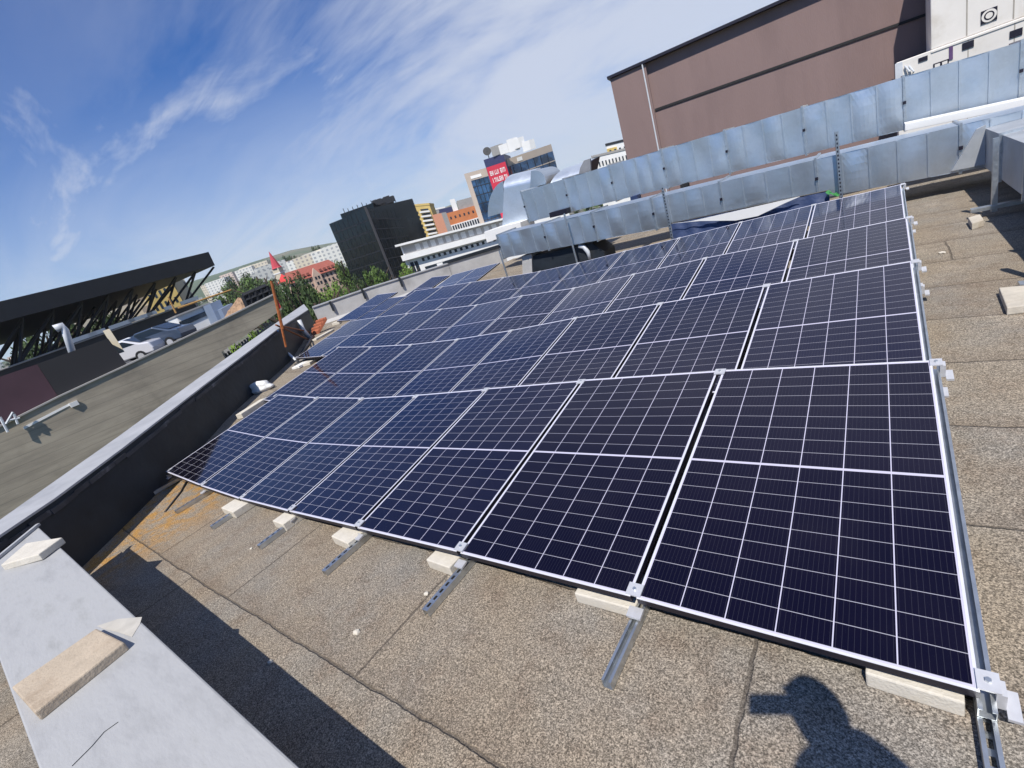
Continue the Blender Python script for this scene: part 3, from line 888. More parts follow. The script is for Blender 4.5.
mb = MB(); mb.prism([(.60, 8.615, lzb(.6)+.04), (.95, 8.615, lzb(.95)+.04), (.95, 8.615, lzt(.95)-.07), (.86, 8.615, lzt(.9)-.10)], (0, -.06, 0))
put(mb.build('corner_gusset', M['galv_dull'], None), br_)
for y in (6.7, 3.9):
    po = thing('duct_post', ('perforated galvanised post with a flat foot under the shaded duct branch' if y > 5 else 'second galvanised post under the near end of the duct branch'), 'post', (.90, y, zroof(.9)))
    mb = MB()
    zz0, zz1 = zroof(.9)+.05, .72
    mb.box(.795, .800, y-.03, y+.03, zz0, zz1); mb.box(.800, .845, y+.027, y+.030, zz0, zz1)
    z = zz0
    mb.box(.800, .845, y-.030, y-.027, zz0, zz1)
    while z < zz1-.05:
        mb.box(.810, .835, y-.0335, y-.0305, z+.02, z+.05); z += .08
    put(mb.build('upright', M['rail'], None), po)
    mb = MB(); mb.box(.62, 2.1, y-.05, y+.05, zroof(.9)+.085 if y > 5 else zroof(.9), zroof(.9)+(.125 if y > 5 else .05))
    put(mb.build('foot_channel', M['rail'], None), po)

# posts that carry the ducts
def duct_post(px0, px1, y, label, ztop=None, rad=.022, angle=False):
    b = on_plane(*px1, (0, y, 0), (0, 1, 0)); t = on_plane(*px0, (0, y, 0), (0, 1, 0))
    po = thing('duct_post', label, 'post', (b.x, y, zroof(b.x)))
    mb = MB(); zb_ = zroof(b.x)
    x = b.x
    if angle:
        mb.box(x-.025, x+.025, y, y+.004, zb_, t.z); mb.box(x-.025, x-.021, y, y-.03+.06, zb_, t.z)
        z = zb_+.03
        put(mb.build('upright', M['rail'], None), po)
        mb = MB()
        while z < t.z-.04:
            mb.box(x-.009, x+.009, y-.003, y-.0005, z, z+.03); z += .06
        o = put(mb.build('slots', M['darkframe'], None), po); o['kind'] = 'stuff'
    else:
        mb.tube([(x, y, zb_), (x, y, t.z)], rad, 8)
        put(mb.build('upright', M['rail'], None), po)
    mb = MB(); mb.box(x-.08, x+.08, y-.08, y+.08, zb_, zb_+.012)
    put(mb.build('foot_plate', M['rail'], None), po)
duct_post((502, 250), (507, 275), 8.50, 'galvanised post under the left end of the lower duct')
duct_post((563, 214), (577, 262), 8.45, 'round galvanised post in front of the lower duct above the dark plinth')
duct_post((662, 187), (672, 238), 8.45, 'galvanised post in front of the lower duct beside the blue tarpaulin', angle=True)
duct_post((838, 131), (841, 195), 8.45, 'perforated galvanised post in front of the lower duct beside the green rag', angle=True)

# plinth, pier, tarpaulin, boards under the lower duct
def pix_prism(name, pxs, y, depth, m, bev=0.0, parent=None):
    pts = [on_plane(px, py, (0, y, 0), (0, 1, 0)) for px, py in pxs]
    mb = MB(); mb.prism(pts, (0, depth, 0))
    o = mb.build(name, m, None, bevel=bev)
    if parent: put(o, parent)
    return o
tag(pix_prism('duct_plinth', [(533, 256), (592, 243), (604, 252), (606, 262), (533, 282)], 8.75, .6, M['bitumen']), 'black felt covered plinth under the left part of the lower duct', 'plinth')
tag(pix_prism('concrete_pier', [(522, 256), (531.5, 254), (532.5, 282), (523, 284)], 8.72, .5, M['farwall']), 'small pale concrete pier beside the black plinth under the lower duct', 'pier')
mb = MB(); c = [on_plane(*p, (0, 8.7, 0), (0, 1, 0)) for p in ((579, 246), (584, 247), (588, 252), (590, 259))]
mb.tube(c, [.05, .055, .05, .035], 8); tag(mb.build('bent_pipe', M['pvc'], None, True), 'short bent pale pipe beside the black plinth under the lower duct', 'pipe')
tp = thing('tarpaulin', 'dark blue tarpaulin hung under the middle of the lower duct', 'tarpaulin', (-2.2, 8.6, -.1))
mb = MB()
ul, ur = on_plane(671, 224, (0, 8.56, 0), (0, 1, 0)), on_plane(829, 191, (0, 8.56, 0), (0, 1, 0))
def tarp(u, v):
    x = ul.x+(ur.x-ul.x)*u
    zt_ = ul.z+(ur.z-ul.z)*u
    return (x, 8.56-.10*(1-v)+.025*math.sin(u*31)*(1-v)+.012*math.sin(u*57+v*3), zroof(x)+.01+(zt_-zroof(x)-.01)*v)
mb.grid(tarp, 60, 10)
put(mb.build('sheet', M['blue'], None, True), tp)
mb = MB(); mb.tube([ul+Vector((0, .01, .01)), ur+Vector((0, .01, .01))], .012, 6); put(mb.build('edge_rope', M['cable'], None), tp)
tag(pix_prism('white_board', [(672, 223.5), (690, 221.5), (800, 196.5), (783, 204), (758, 216), (736, 220.5), (700, 221)], 8.44, .012, M['white']), 'white board leaning in front of the blue tarpaulin under the duct', 'board')
mb = MB(); g0 = on_plane(834, 192, (0, 8.38, 0), (0, 1, 0))
mb.grid(lambda u, v: (g0.x-.10+.15*u+.02*math.sin(v*6), 8.38+.03*math.sin(u*9)+.1*v, g0.z-.05+.07*math.sin(u*5+v)*.5+.05*v), 10, 6)
tag(mb.build('green_rag', M['green'], None, True), 'bright green rag at the foot of the perforated duct post', 'rag')

# long pale beam and dark gap behind the lower duct
tag(pix_prism('white_beam', [(905, 124), (1060, 91), (1060, 99), (905, 131)], 9.75, .5, M['white'], .005), 'long white beam lying between the two ducts at the right', 'beam')
# things between the ducts at the left
for i, (p, m, lb) in enumerate([([(549, 213), (566, 208.5), (567, 214), (550, 218)], M['darkframe'], 'black box between the ducts beside the pale elbow'),
        ([(630, 197), (637, 195), (638, 201), (631, 203)], M['blue'], 'small blue box between the two ducts'),
        ([(680, 185), (686, 183), (687, 190), (681, 192)], M['dark'], 'small black box between the two ducts by the brown building')]):
    tag(pix_prism('equipment_box', p, 10.3 if i else 10.25, .25, m, .004), lb, 'box')
mb = MB()
# pale elbows of the ductwork behind the left end of the upper duct
EY = 11.6
def P(px, py, y=EY): return on_plane(px, py, (0, y, 0), (0, 1, 0))
el = thing('duct_elbow', 'large pale sheet metal elbow rising behind the left end of the upper duct', 'duct', (-8.6, 11.8, 1.3))
# main riser: front face, sloped shoulder, rounded top
a = P(504, 189); b = P(528, 183); c = P(545, 222); d = P(502, 232)
mb = MB()
mb.prism([d, P(522, 226), P(545, 200), P(530, 183), a], (0, .9, 0))
put(mb.build('riser', M['galv_bright'], None), el)
mb = MB()
def dome(u, v):
    # quarter round from the riser's top edge back and up
    p0 = a.lerp(P(531, 183), u)
    t = v*math.pi/2
    return (p0.x, p0.y+.75*(1-math.cos(t))+.0, p0.z+.36*math.sin(t))
mb.grid(dome, 10, 12)
lft = [a]+[Vector(dome(0, k/12)) for k in range(13)]+[Vector((a.x, a.y+.75, a.z))]
rgt = [Vector(dome(1, k/12)) for k in range(13)]+[Vector((P(531, 183).x, EY+.75, P(531, 183).z))]
mb.poly(lft); mb.poly(rgt[::-1])
put(mb.build('bend', M['galv_bright'], None), el)
def fan(name, px0, px1, px2, y, depth, m, label):
    """quarter drum: px0 the hinge corner, px1 the low end, px2 the top end of the arc"""
    o, p, q_ = P(*px0, y), P(*px1, y), P(*px2, y)
    pts = [o]+[o+(p-o)*math.cos(t*math.pi/20)+(q_-o)*math.sin(t*math.pi/20) for t in range(11)]
    mb = MB(); mb.prism(pts, (0, depth, 0))
    return mb.build(name, m, None)
tag(fan('duct_cowl', (505, 212), (488, 217), (503, 181), 12.1, .9, M['galv'], ''), 'quarter round galvanised cowl left of the pale elbow', 'cowl')
tag(fan('duct_cowl', (530, 188), (545.5, 184), (531, 171), 11.5, 1.0, M['galv'], ''), 'rounded galvanised cowl right of the pale elbow', 'cowl')
cw2 = thing('duct_cowl', 'long rounded pale cowl with a dark open end behind the upper duct', 'cowl', (-7, 11.9, 1.6))
o0, o1 = P(549, 187, 11.6), P(580, 178, 11.6)
t0, t1 = P(553, 171, 11.6), P(583, 161, 11.6)
mb = MB()
def cowl(u, v):
    t = v*math.pi/2
    o_ = o0.lerp(o1, u); q_ = t0.lerp(t1, u)
    return o_+(q_-o_)*math.sin(t)+Vector((0, .9*(1-math.cos(t)), 0))
mb.grid(cowl, 8, 12)
put(mb.build('curved_skin', M['galv_bright'], None, True), cw2)
mb = MB(); pts = [Vector(cowl(1, k/12)) for k in range(13)]+[Vector((o1.x, o1.y+.9, o1.z))]
mb.prism(pts, (.10, 0, 0)); put(mb.build('open_end', M['darkframe'], None), cw2)
mb = MB(); mb.prism([P(578, 179, 11.55), P(591, 175, 11.55), P(590, 158.5, 11.55), P(584, 160.5, 11.55), P(580, 168, 11.55)], (0, .06, 0)); put(mb.build('end_plate', mat('grey_plate', (.22, .22, .23), .6, .3), None), cw2)
tag(pix_prism('roof_hatch', [(484, 232), (503, 226), (520, 222), (522, 231), (500, 238), (487, 243)], 11.2, .8, M['white'], .01), 'low white roof hatch in front of the pale elbow', 'hatch')

# ------------------------------------------------------------------ brown building and white cabin behind the ducts
BN = Vector((math.sin(R(-13.4)), math.cos(R(-13.4)), 0)); BD = 28.0
BP = Vector((CAM.x, CAM.y, 0))+BN*BD
def PB(px, py, off=0.0): return on_plane(px, py, BP-BN*off, BN)
bb = thing('brown_building', 'windowless brown rendered building with a dark joint line behind the ducts', 'building', (BP.x, BP.y, -.2))
bx_ = BN.cross(Vector((0, 0, 1)))       # towards the right
tl = PB(611, 80); zt0 = (tl.z+PB(700, 38).z)/2-.02; zt1 = zt0
xr = 17.0
def bpt(s, z, off=0.0): return BP+bx_*s-BN*off+Vector((0, 0, z))
sl = (tl-BP).dot(bx_)
sp_ = (PB(655, 110)-BP).dot(bx_)
zj0 = PB(655, 110).z; zj1 = PB(925, 15).z; sj1 = (PB(925, 15)-BP).dot(bx_)
mb = MB(); mb.prism([bpt(sl, -14), bpt(xr, -14), bpt(xr, zt0), bpt(sl, zt0)], BN*14)
put(mb.build('wall', M['brown'], None), bb)
mb = MB(); mb.prism([bpt(sp_-.03, -14, .001), bpt(sl, -14, .001), bpt(sl, zt0-.02, .001), bpt(sp_-.03, zt0-.02, .001)][::-1], -BN*.22)
put(mb.build('corner_pilaster', M['brown'], None), bb)
mb = MB(); mb.prism([bpt(sl-.12, zt0, .34), bpt(xr, zt0, .34), bpt(xr, zt0+.12, .34), bpt(sl-.12, zt0+.12, .34)], BN*1.0)
put(mb.build('roof_flashing', M['darkframe'], None), bb)
mb = MB(); mb.prism([bpt(sp_, zj0-.05, .002), bpt(xr, zj0+(zj1-zj0)*(xr-sp_)/(sj1-sp_)-.05, .002), bpt(xr, zj0+(zj1-zj0)*(xr-sp_)/(sj1-sp_)+.05, .002), bpt(sp_, zj0+.05, .002)], -BN*.05)
put(mb.build('joint_line', M['dark'], None), bb)
mb = MB(); s1 = (PB(643, 66)-BP).dot(bx_)
mb.tube([bpt(s1, -1, .30), bpt(s1, zt0+.15, .30)], .035, 8)
put(mb.build('drain_pipe', M['pvc'], None), bb)
cabs = thing('white_cabin', 'cream steel cabins stacked against the brown building at the top right', 'cabin', (3, 22, -.2))
CY = 24.8
mb = MB()
def PC(px, py, y=CY): return on_plane(px, py, (0, y, 0), (0, 1, 0))
k0 = PC(896, 63); k1 = PC(931, 45); k2 = PC(934, 0)
zl = k0.z
mb.box(k0.x, 14, CY, CY+2.5, -.5, zl); put(mb.build('lower_cabin', M['cream'], None, bevel=.03), cabs)
mb = MB(); mb.box(k1.x, 14, CY+.05, CY+2.5, zl+.004, 7.2); put(mb.build('upper_cabin', M['cream'], None, bevel=.03), cabs)
seam = mat('cabin_seam', (.33, .30, .26), .8)
for px, py in ((967, 20), (1014, 8)):
    x = PC(px, py).x; mb = MB(); mb.box(x-.02, x+.02, CY+.046, CY+.052, zl+.05, 7.1); put(mb.build('panel_seam', seam, None), cabs)
    mb = MB(); mb.box(x+.02, x+.05, CY-.004, CY+.002, -.4, zl-.05); put(mb.build('panel_seam', seam, None), cabs)
mb = MB(); mb.box(k1.x, 14, CY-.03, CY+.001, zl-.09, zl-.03); put(mb.build('sill_rail', M['cream'], None), cabs)
def plate(px, py, w, h, m, nm, y): 
    p = PC(px, py, y); mb = MB(); mb.box(p.x-w/2, p.x+w/2, y-.03, y-.002, p.z-h/2, p.z+h/2); return put(mb.build(nm, m, None), cabs)
v0 = plate(989, 15.5, .40, .40, M['darkframe'], 'round_vent', CY+.05)
p = PC(989, 15.5, CY+.05)
for rr, mm in ((.19, M['cream']), (.13, M['darkframe']), (.09, M['cream'])):
    mb = MB(); mb.tube([(p.x, CY+.02-.002*(.2-rr)*100*.2, p.z), (p.x, CY+.008-(.2-rr)*.08, p.z)], rr, 20); put(mb.build('vent_ring', mm, None), cabs)
v1 = plate(941, 66.5, .42, .34, M['darkframe'], 'vent_grille', CY)
p = PC(941, 66.5)
for dx_ in (-.1, .1):
    for dz_ in (-.08, .08):
        mb = MB(); mb.box(p.x+dx_-.07, p.x+dx_+.07, CY-.036, CY-.0305, p.z+dz_-.05, p.z+dz_+.05); put(mb.build('grille_pane', M['cream'], None), cabs)
plate(923, 59, .26, .14, M['darkframe'], 'small_vent', CY); plate(951, 53, .10, .42, mat('purple_mark', (.10, .05, .14), .8), 'purple_sticker', CY)
for px, py in ((1016, 33), (968, 45)): plate(px, py, .30, .22, M['darkframe'], 'door_lock', CY)
for px in (905, 909):
    a_, b_ = PC(px, 66, CY-.06), PC(px+1, 80, CY-.06); mb = MB(); mb.tube([a_, (a_+b_)/2+Vector((.12, -.1, 0)), b_], .035, 6); put(mb.build('hose', M['pvc'], None), cabs)
plate(899, 73, .22, .7, M['pvc'], 'meter_box', CY)

# ------------------------------------------------------------------ debris by the left parapet
# orange steel frame leaning over the wall
fo = thing('steel_frame', 'rusty orange steel frame leaning over the left parapet wall', 'frame', tuple(gp(306, 343)))
base1, base2 = gp(297, 352, .25), gp(309, 340)
def along(px, py, ref): return at_d(px, py, math.hypot(ref.x-CAM.x, ref.y-CAM.y))
topp = along(271, 281, base1)
for i, (p, q_) in enumerate([(along(286, 347, base1), topp), (along(272, 283, base1), along(283, 329, base1)), (along(276, 325, base1), base2), (along(281, 326, base1), gp(310, 332))]):
    mb = MB(); mb.tube([p, q_], .026 if i < 2 else .022, 6); put(mb.build('bar', M['orange'] if i < 2 else M['rust'], None), fo)
mb = MB(); f0, f1, f2 = along(277, 299, base1), along(281, 307, base1), along(277, 312, base1); mb.prism([f0, f1, f2], FWD*.01)
tag(mb.build('red_flag', M['red'], None), 'small red cloth tied to the orange frame by the wall', 'cloth')
# white sack, timber, bricks, rolls
def blob(name, c, sx, sy, sz, m, label, cat, rz=0, seed=1, sub=3):
    rnd = random.Random(seed); bm = bmesh.new(); bmesh.ops.create_icosphere(bm, subdivisions=sub, radius=1)
    ph = [rnd.uniform(0, 6) for _ in range(6)]
    for v in bm.verts:
        co = v.co.copy(); k = 1+.13*math.sin(4*co.x+ph[0])+.12*math.sin(5*co.y+ph[1])+.10*math.sin(7*co.z+ph[2])+.06*math.sin(11*co.x+9*co.y+ph[3])
        v.co = Vector((co.x*sx*k, co.y*sy*k, max(co.z, -.55)*sz*k))
    me = bpy.data.meshes.new(name); bm.to_mesh(me); bm.free(); me.materials.append(m)
    for p_ in me.polygons: p_.use_smooth = True
    o = bpy.data.objects.new(name, me); o.location = c; o.rotation_euler = (0, 0, rz); COL.objects.link(o)
    return tag(o, label, cat)
p = gp(262, 391); blob('sack', p+Vector((0, 0, .06)), .30, .16, .13, M['whitebag'], 'crumpled white sack on the felt beside the left parapet wall', 'sack', R(35), 3)
p = gp(249, 411)
mb = MB(); a_, b_ = gp(237, 418, .03), gp(262, 402, .03); dd = (b_-a_); ns = Vector((-dd.y, dd.x, 0)).normalized()
mb.obox(a_-Vector((0, 0, .03)), dd, -ns*.14, (0, 0, .09)); tag(mb.build('timber_block', M['paver_white'], None, bevel=.008), 'long pale concrete block lying at the left end of the front row', 'ballast block')
for i, (a, b, w_, h, m, lb) in enumerate([((262, 402), (276, 392), .10, .05, M['cable'], 'dark strip of felt between the pale block and the sack'),
        ((292, 369), (303, 363), .24, .05, M['whitebag'], 'flat white scrap by the corner of the third row'),
        ((303, 366), (319, 356), .2, .06, M['paver_white'], 'cream ballast block under the raised left corner of the third row'),
        ((312, 341), (330, 331), .16, .05, M['paver_white'], 'pale ballast block beside the red clay tile'),
        ((335, 324), (342, 322), .22, .09, M['paver_white'], 'pale ballast block under the outermost panel')]):
    a_, b_ = gp(*a, .02), gp(*b, .02); dd = b_-a_; ns = Vector((-dd.y, dd.x, 0)).normalized(); mb = MB()
    mb.obox(a_-Vector((0, 0, .02)), dd, -ns*w_, (0, 0, h)); tag(mb.build('ballast_block' if 'ballast' in lb else 'scrap', m, None, bevel=.006), lb, 'ballast block' if 'ballast' in lb else 'scrap')
q0 = gp(313, 335); tq = thing('clay_tile', 'red clay tile standing on edge at the end of the left parapet', 'tile', tuple(q0))
a_, b_ = along(312, 336, q0), along(320, 322, q0); mb = MB(); mb.obox(a_, b_-a_, Vector((.25, .12, 0)), Vector((0, 0, .10))); put(mb.build('tile_body', M['brick'], None, bevel=.01), tq)
for k in range(3):
    mb = MB(); mb.obox(a_.lerp(b_, .15+.27*k)+Vector((0, 0, .102)), (b_-a_)*.1, Vector((.25, .12, 0)), Vector((0, 0, .05))); put(mb.build('tile_rib', M['brick'], None), tq)
q0 = gp(312, 337); mb = MB()
pa = along(299, 320, q0); pb = along(303, 330, q0); pc = along(310, 338, q0)
mb.tube([pa, pb, pc], [.06, .07, .055], 10); tag(mb.build('pipe_offcut', M['pvc'], None, True), 'pale grey pipe offcut leaning on the parapet beside the orange frame', 'pipe')
q0 = gp(296, 358); mb = MB(); pts = [along(278, 330, q0), along(277, 338, q0), along(279, 347, q0), along(287, 352, q0), along(295, 358, q0)]
mb.tube(pts, .012, 6); tag(mb.build('hose', M['bluehose'], None, True), 'thin blue hose hanging down the dark parapet wall', 'hose')
mb = MB(); mb.tube([along(279, 348, q0), along(289, 354, q0), gp(297, 361, .04)], .03, 8); tag(mb.build('pipe_offcut', M['pvc'], None, True), 'thin pale pipe lying from the wall foot to the third row', 'pipe')
mb = MB(); mb.tube([gp(168, 513, .006)+Vector((-.1, 0, 0)), gp(181, 492, .006), gp(205, 462, .02)+Vector((-.1, -.1, 0)), gp(245, 424, .012), gp(262, 404, .01)], .012, 6)
tag(mb.build('cable', M['cable'], None, True), 'black cable lying along the foot of the left parapet wall', 'cable')
mb = MB(); mb.tube([gp(300, 356, .03), gp(307, 346, .03), gp(313, 336, .03)], .045, 8); tag(mb.build('felt_roll', M['cable'], None, True), 'thin black felt roll at the foot of the parapet by the orange frame', 'roll')
p = gp(314, 331); 

# ------------------------------------------------------------------ town behind
GL = mat('dark_glazing', (0.02, 0.03, 0.045), 0.12, 0, 0.3, 0.4, 0, 1, 0.6, coord='World')
GLB = mat('blue_glazing', (0.03, 0.075, 0.16), 0.10, 0.1, 0.55, 0.35, 0, 1, 0.8, (0.015, 0.03, 0.06), .3, .45, .6, coord='World')
BLK = mat('black_glass_wall', (0.006, 0.009, 0.011), 0.12, 0, 0.5, 0.15, 0, 1, 0.34, coord='World')
PLW = mat('white_plaster', (0.74, 0.73, 0.71), 0.85, 0, 0.08, 0.3, coord='World')
CRM = mat('cream_plaster', (0.58, 0.52, 0.40), 0.9, 0, 0.08, 0.3, coord='World')
YEL = mat('yellow_plaster', (0.58, 0.42, 0.14), 0.9, 0, 0.08, 0.3, coord='World')
ORG = mat('orange_brick', (0.52, 0.18, 0.065), 0.9, 0, 0.1, 0.5, coord='World')
PNK = mat('pink_plaster', (0.58, 0.42, 0.33), 0.9, 0, 0.08, 0.3, coord='World')
RRF = mat('red_tile_roof', (0.30, 0.085, 0.06), 0.85, 0, 0.15, 1.5, coord='World')
GRY = mat('grey_concrete', (0.30, 0.29, 0.28), 0.9, 0, 0.12, 0.5, coord='World')
DGR = mat('dark_steel', (0.016, 0.017, 0.021), 0.55, 0.2, 0.2, 0.5, coord='World')
BEI = mat('beige_cladding', (0.42, 0.35, 0.29), 0.8, 0, 0.06, 0.3, coord='World')
REDB = mat('red_banner', (0.52, 0.02, 0.05), 0.7, 0, .08, .3)
NAVY = mat('navy_panel', (0.03, 0.035, 0.10), 0.5)
def facade_mat(name, wall, win, pu, pv, fu=.45, fv=.5):
    m = bpy.data.materials.new(name); m.use_nodes = True
    b = m.node_tree.nodes['Principled BSDF']; q = NB(m); L = q.L; nt = m.node_tree
    tc = N(nt, 'ShaderNodeTexCoord'); sp = N(nt, 'ShaderNodeSeparateXYZ'); L(tc.outputs['Object'], sp.inputs[0])
    u = q.m('FRACT', q.m('DIVIDE', q.m('ADD', q.m('ADD', sp.outputs[0], sp.outputs[1]), 500.0), pu)); v = q.m('FRACT', q.m('DIVIDE', sp.outputs[2], pv))
    f = q.m('MULTIPLY', q.m('LESS_THAN', q.m('ABSOLUTE', q.m('SUBTRACT', u, .5)), fu/2), q.m('LESS_THAN', q.m('ABSOLUTE', q.m('SUBTRACT', v, .5)), fv/2))
    ge = N(nt, 'ShaderNodeNewGeometry'); s3 = N(nt, 'ShaderNodeSeparateXYZ'); L(ge.outputs['Normal'], s3.inputs[0])
    f = q.m('MULTIPLY', f, q.m('LESS_THAN', q.m('ABSOLUTE', s3.outputs[2]), .5))
    oi = N(nt, 'ShaderNodeObjectInfo')
    wl = q.mix(oi.outputs['Random'], wall, tuple(min(.75, c*1.25) for c in wall))
    L(q.mix(f, wl, win), b.inputs['Base Color']); b.inputs['Roughness'].default_value = .85
    return m
class Bld:
    """a building seen on its front A-B (plan points), rising from z0 to zA / zB"""
    def __init__(s, name, label, cat, A, B, depth, z0, zA, zB, m, part='wall', parapet=True, roofm=None, group=None):
        s.A = Vector((A.x, A.y)); s.B = Vector((B.x, B.y)); d = (s.B-s.A); s.w = d.length; s.u = d.normalized().to_3d()
        n = Vector((-s.u.y, s.u.x, 0)); mid = (s.A+s.B)/2
        if n.dot(Vector((CAM.x-mid.x, CAM.y-mid.y, 0))) < 0: n = -n
        s.n = n; s.z0 = z0; s.zA = zA; s.zB = zB; s.depth = depth
        c = mid-n.xy*depth/2
        s.root = thing(name, label, cat, (c.x, c.y, z0), 0, group)
        s.box(part, 0, s.w, 0, 1, -depth, 0, m)
        if parapet: s.box('roof_edge', -.2, s.w+.2, 1.0005, 1.03, -depth-.2, .2, roofm or m)
    def z(s, t, v): return s.z0+((s.zA+(s.zB-s.zA)*t)-s.z0)*v
    def pt(s, x, v, off): return s.A.to_3d()+s.u*x+s.n*off+Vector((0, 0, s.z(x/s.w, v)))
    def box(s, part, x0, x1, v0, v1, o0, o1, m, parent=None):
        mb = MB(); p = [s.pt(x0, v0, o1), s.pt(x1, v0, o1), s.pt(x1, v1, o1), s.pt(x0, v1, o1)]
        mb.prism(p, -s.n*(o1-o0)); o = mb.build(part, m, None); put(o, s.root)
        return o
    def windows(s, cols, rows, x0, x1, v0, v1, fw, fh, m, part='window', off=.06, skip=None):
        for i in range(cols):
            for j in range(rows):
                if skip and random.random() < skip: continue
                cx = x0+(x1-x0)*(i+.5)/cols; cw = (x1-x0)/cols*fw/2; cv = v0+(v1-v0)*(j+.5)/rows; hv = (v1-v0)/rows*fh/2
                s.box(part, cx-cw, cx+cw, cv-hv, cv+hv, .005, off, m)
def pp(px, py, d): return at_d(px, py, d)
def zt_(px, py, d): return at_d(px, py, d).z

# long white office building
A, B = pp(400, 246, 140), pp(566, 204, 138)
wb = Bld('office_building', 'long white office building with ribbon windows beyond the back parapet', 'building', A, B, 14, STREET, A.z, B.z, PLW, parapet=False)
H = A.z-STREET
vv = lambda m_: 1-m_/H            # metres below the top
wb.box('roof_slab', -1.0, wb.w+1, vv(.0)+.0005, vv(-.55), -14.5, 1.6, PLW)
wb.box('recess', .4, wb.w, vv(2.5), vv(.02), .005, .05, mat('pale_recess', (.36, .35, .34), .9))
for k in range(30):
    wb.box('clerestory_pane', 4.0+k*2.2, 4.0+k*2.2+1.35, vv(2.3), vv(.5), .055, .10, mat('pale_blind', (.62, .62, .61), .6) if k == 0 else bpy.data.materials['pale_blind'])
wb.box('balcony_front', -.5, wb.w, vv(4.1), vv(2.6), .06, 1.5, PLW)
wb.box('ribbon_window', 4.5, wb.w, vv(5.6), vv(4.6), .01, .08, GL)
for k in range(40):
    wb.box('window_post', 5.2+k*1.6, 5.2+k*1.6+.85, vv(5.55), vv(4.75), .085, .14, PLW)
wb.box('ribbon_window', 4.5, wb.w, vv(8.0), vv(7.2), .01, .08, GL)
for k in range(20): wb.box('window_post', 8+k*3.0, 8+k*3.0+1.7, vv(7.95), vv(7.3), .085, .14, PLW)
wb.box('stair_glazing', .9, 3.1, vv(8.6), vv(5.0), .01, .08, GL)
wb.box('stair_mullion', 1.9, 2.1, vv(8.6), vv(5.0), .085, .14, PLW)
wb.box('corner_post', -.2, .5, 0, vv(4.2), .01, .5, PLW)

# black glass block
A, Cn, B = pp(329, 224, 185), pp(365, 211, 168), pp(397.5, 207, 176)
bk = Bld('glass_building', 'black glass office block with a stepped roof and a grey corner strip', 'building', A, Cn, 22, STREET, A.z, Cn.z+.4, BLK, parapet=False)
def sub(parent, A, B, depth, z0, zA, zB, m, part):
    s = Bld.__new__(Bld); s.A = Vector((A.x, A.y)); s.B = Vector((B.x, B.y)); d = s.B-s.A; s.w = d.length; s.u = d.normalized().to_3d()
    n = Vector((-s.u.y, s.u.x, 0)); mid = (s.A+s.B)/2
    if n.dot(Vector((CAM.x-mid.x, CAM.y-mid.y, 0))) < 0: n = -n
    s.n = n; s.z0 = z0; s.zA = zA; s.zB = zB; s.depth = depth; s.root = parent
    s.box(part, 0, s.w, 0, 1, -depth, 0, m); return s
b2 = sub(bk.root, Cn+Vector((.02, .02, 0)), B, 18, STREET, Cn.z+.9, B.z-.8, BLK, 'wall')
for f_, wd in ((bk, bk.w), (b2, b2.w)):
    for j in range(9):
        f_.box('floor_band', .4, wd-.3, .04+j*.106, .052+j*.106, .01, .06, DGR)
    for k in range(1, 8): f_.box('mullion', wd*k/8-.05, wd*k/8+.05, .02, .99, .015, .10, DGR)
b2.box('corner_strip', .1, .9, 0, 1.01, .01, .3, mat('dark_grey_strip', (.07, .066, .07), .7))
pz = sub(bk.root, pp(340, 214, 190), pp(372, 202, 182), 12, A.z-2, zt_(341, 214, 190), zt_(372, 203, 182), BLK, 'penthouse')
pz2 = sub(bk.root, pp(372, 203, 186), pp(392, 197, 186), 10, A.z-2, zt_(373, 205, 186), zt_(391, 199, 186), DGR, 'roof_plant')
for k in range(12):
    px = 343+k*4.6; t = pp(px, 212-k*1.35-random.uniform(1, 4), 184); mb = MB(); mb.tube([t-Vector((0, 0, 3.2)), t], .13, 5); put(mb.build('antenna', DGR, None), bk.root)
for k in range(5):
    c = pp(374+k*4.2, 201-k*.9, 184); mb = MB(); mb.cbox(c-Vector((0, 0, .6)), 1.4+random.random(), 1.2, 1.6+random.random(), .7); put(mb.build('roof_unit', DGR, None), bk.root)

# yellow flats
A, B = pp(399, 208, 265), pp(428, 201, 262)
yb = Bld('apartment_building', 'yellow and white block of flats right behind the black glass block', 'building', A, B, 14, STREET, A.z, B.z-2, YEL, roofm=YEL)
yb.box('white_stair_tower', .3, yb.w*.40, .3, .90, .02, 1.2, PLW)
for j in range(9):
    for k in range(2): yb.box('window', yb.w*(.05+.17*k), yb.w*(.15+.17*k), .36+j*.06, .395+j*.06, 1.205, 1.3, GL)
    yb.box('balcony', yb.w*.62, yb.w*.95, .36+j*.067, .385+j*.067, .02, 1.1, PLW)
    yb.box('window', yb.w*.45, yb.w*.56, .37+j*.065, .405+j*.065, .02, .1, GL)
    yb.box('window', yb.w*.66, yb.w*.92, .39+j*.067, .415+j*.067, .02, .1, GL)
A, B = pp(422, 213, 300), pp(445, 208, 300)
db = Bld('apartment_building', 'dark fronted block of flats with white balconies between the yellow flats and the orange building', 'building', A, B, 12, STREET, A.z, B.z, GRY, roofm=PLW)
for j in range(8):
    for k in range(3): db.box('balcony', db.w*(.06+.31*k), db.w*(.30+.31*k), .42+j*.068, .445+j*.068, .02, .9, PLW); db.box('window', db.w*(.08+.31*k), db.w*(.28+.31*k), .447+j*.068, .48+j*.068, .02, .1, GL)
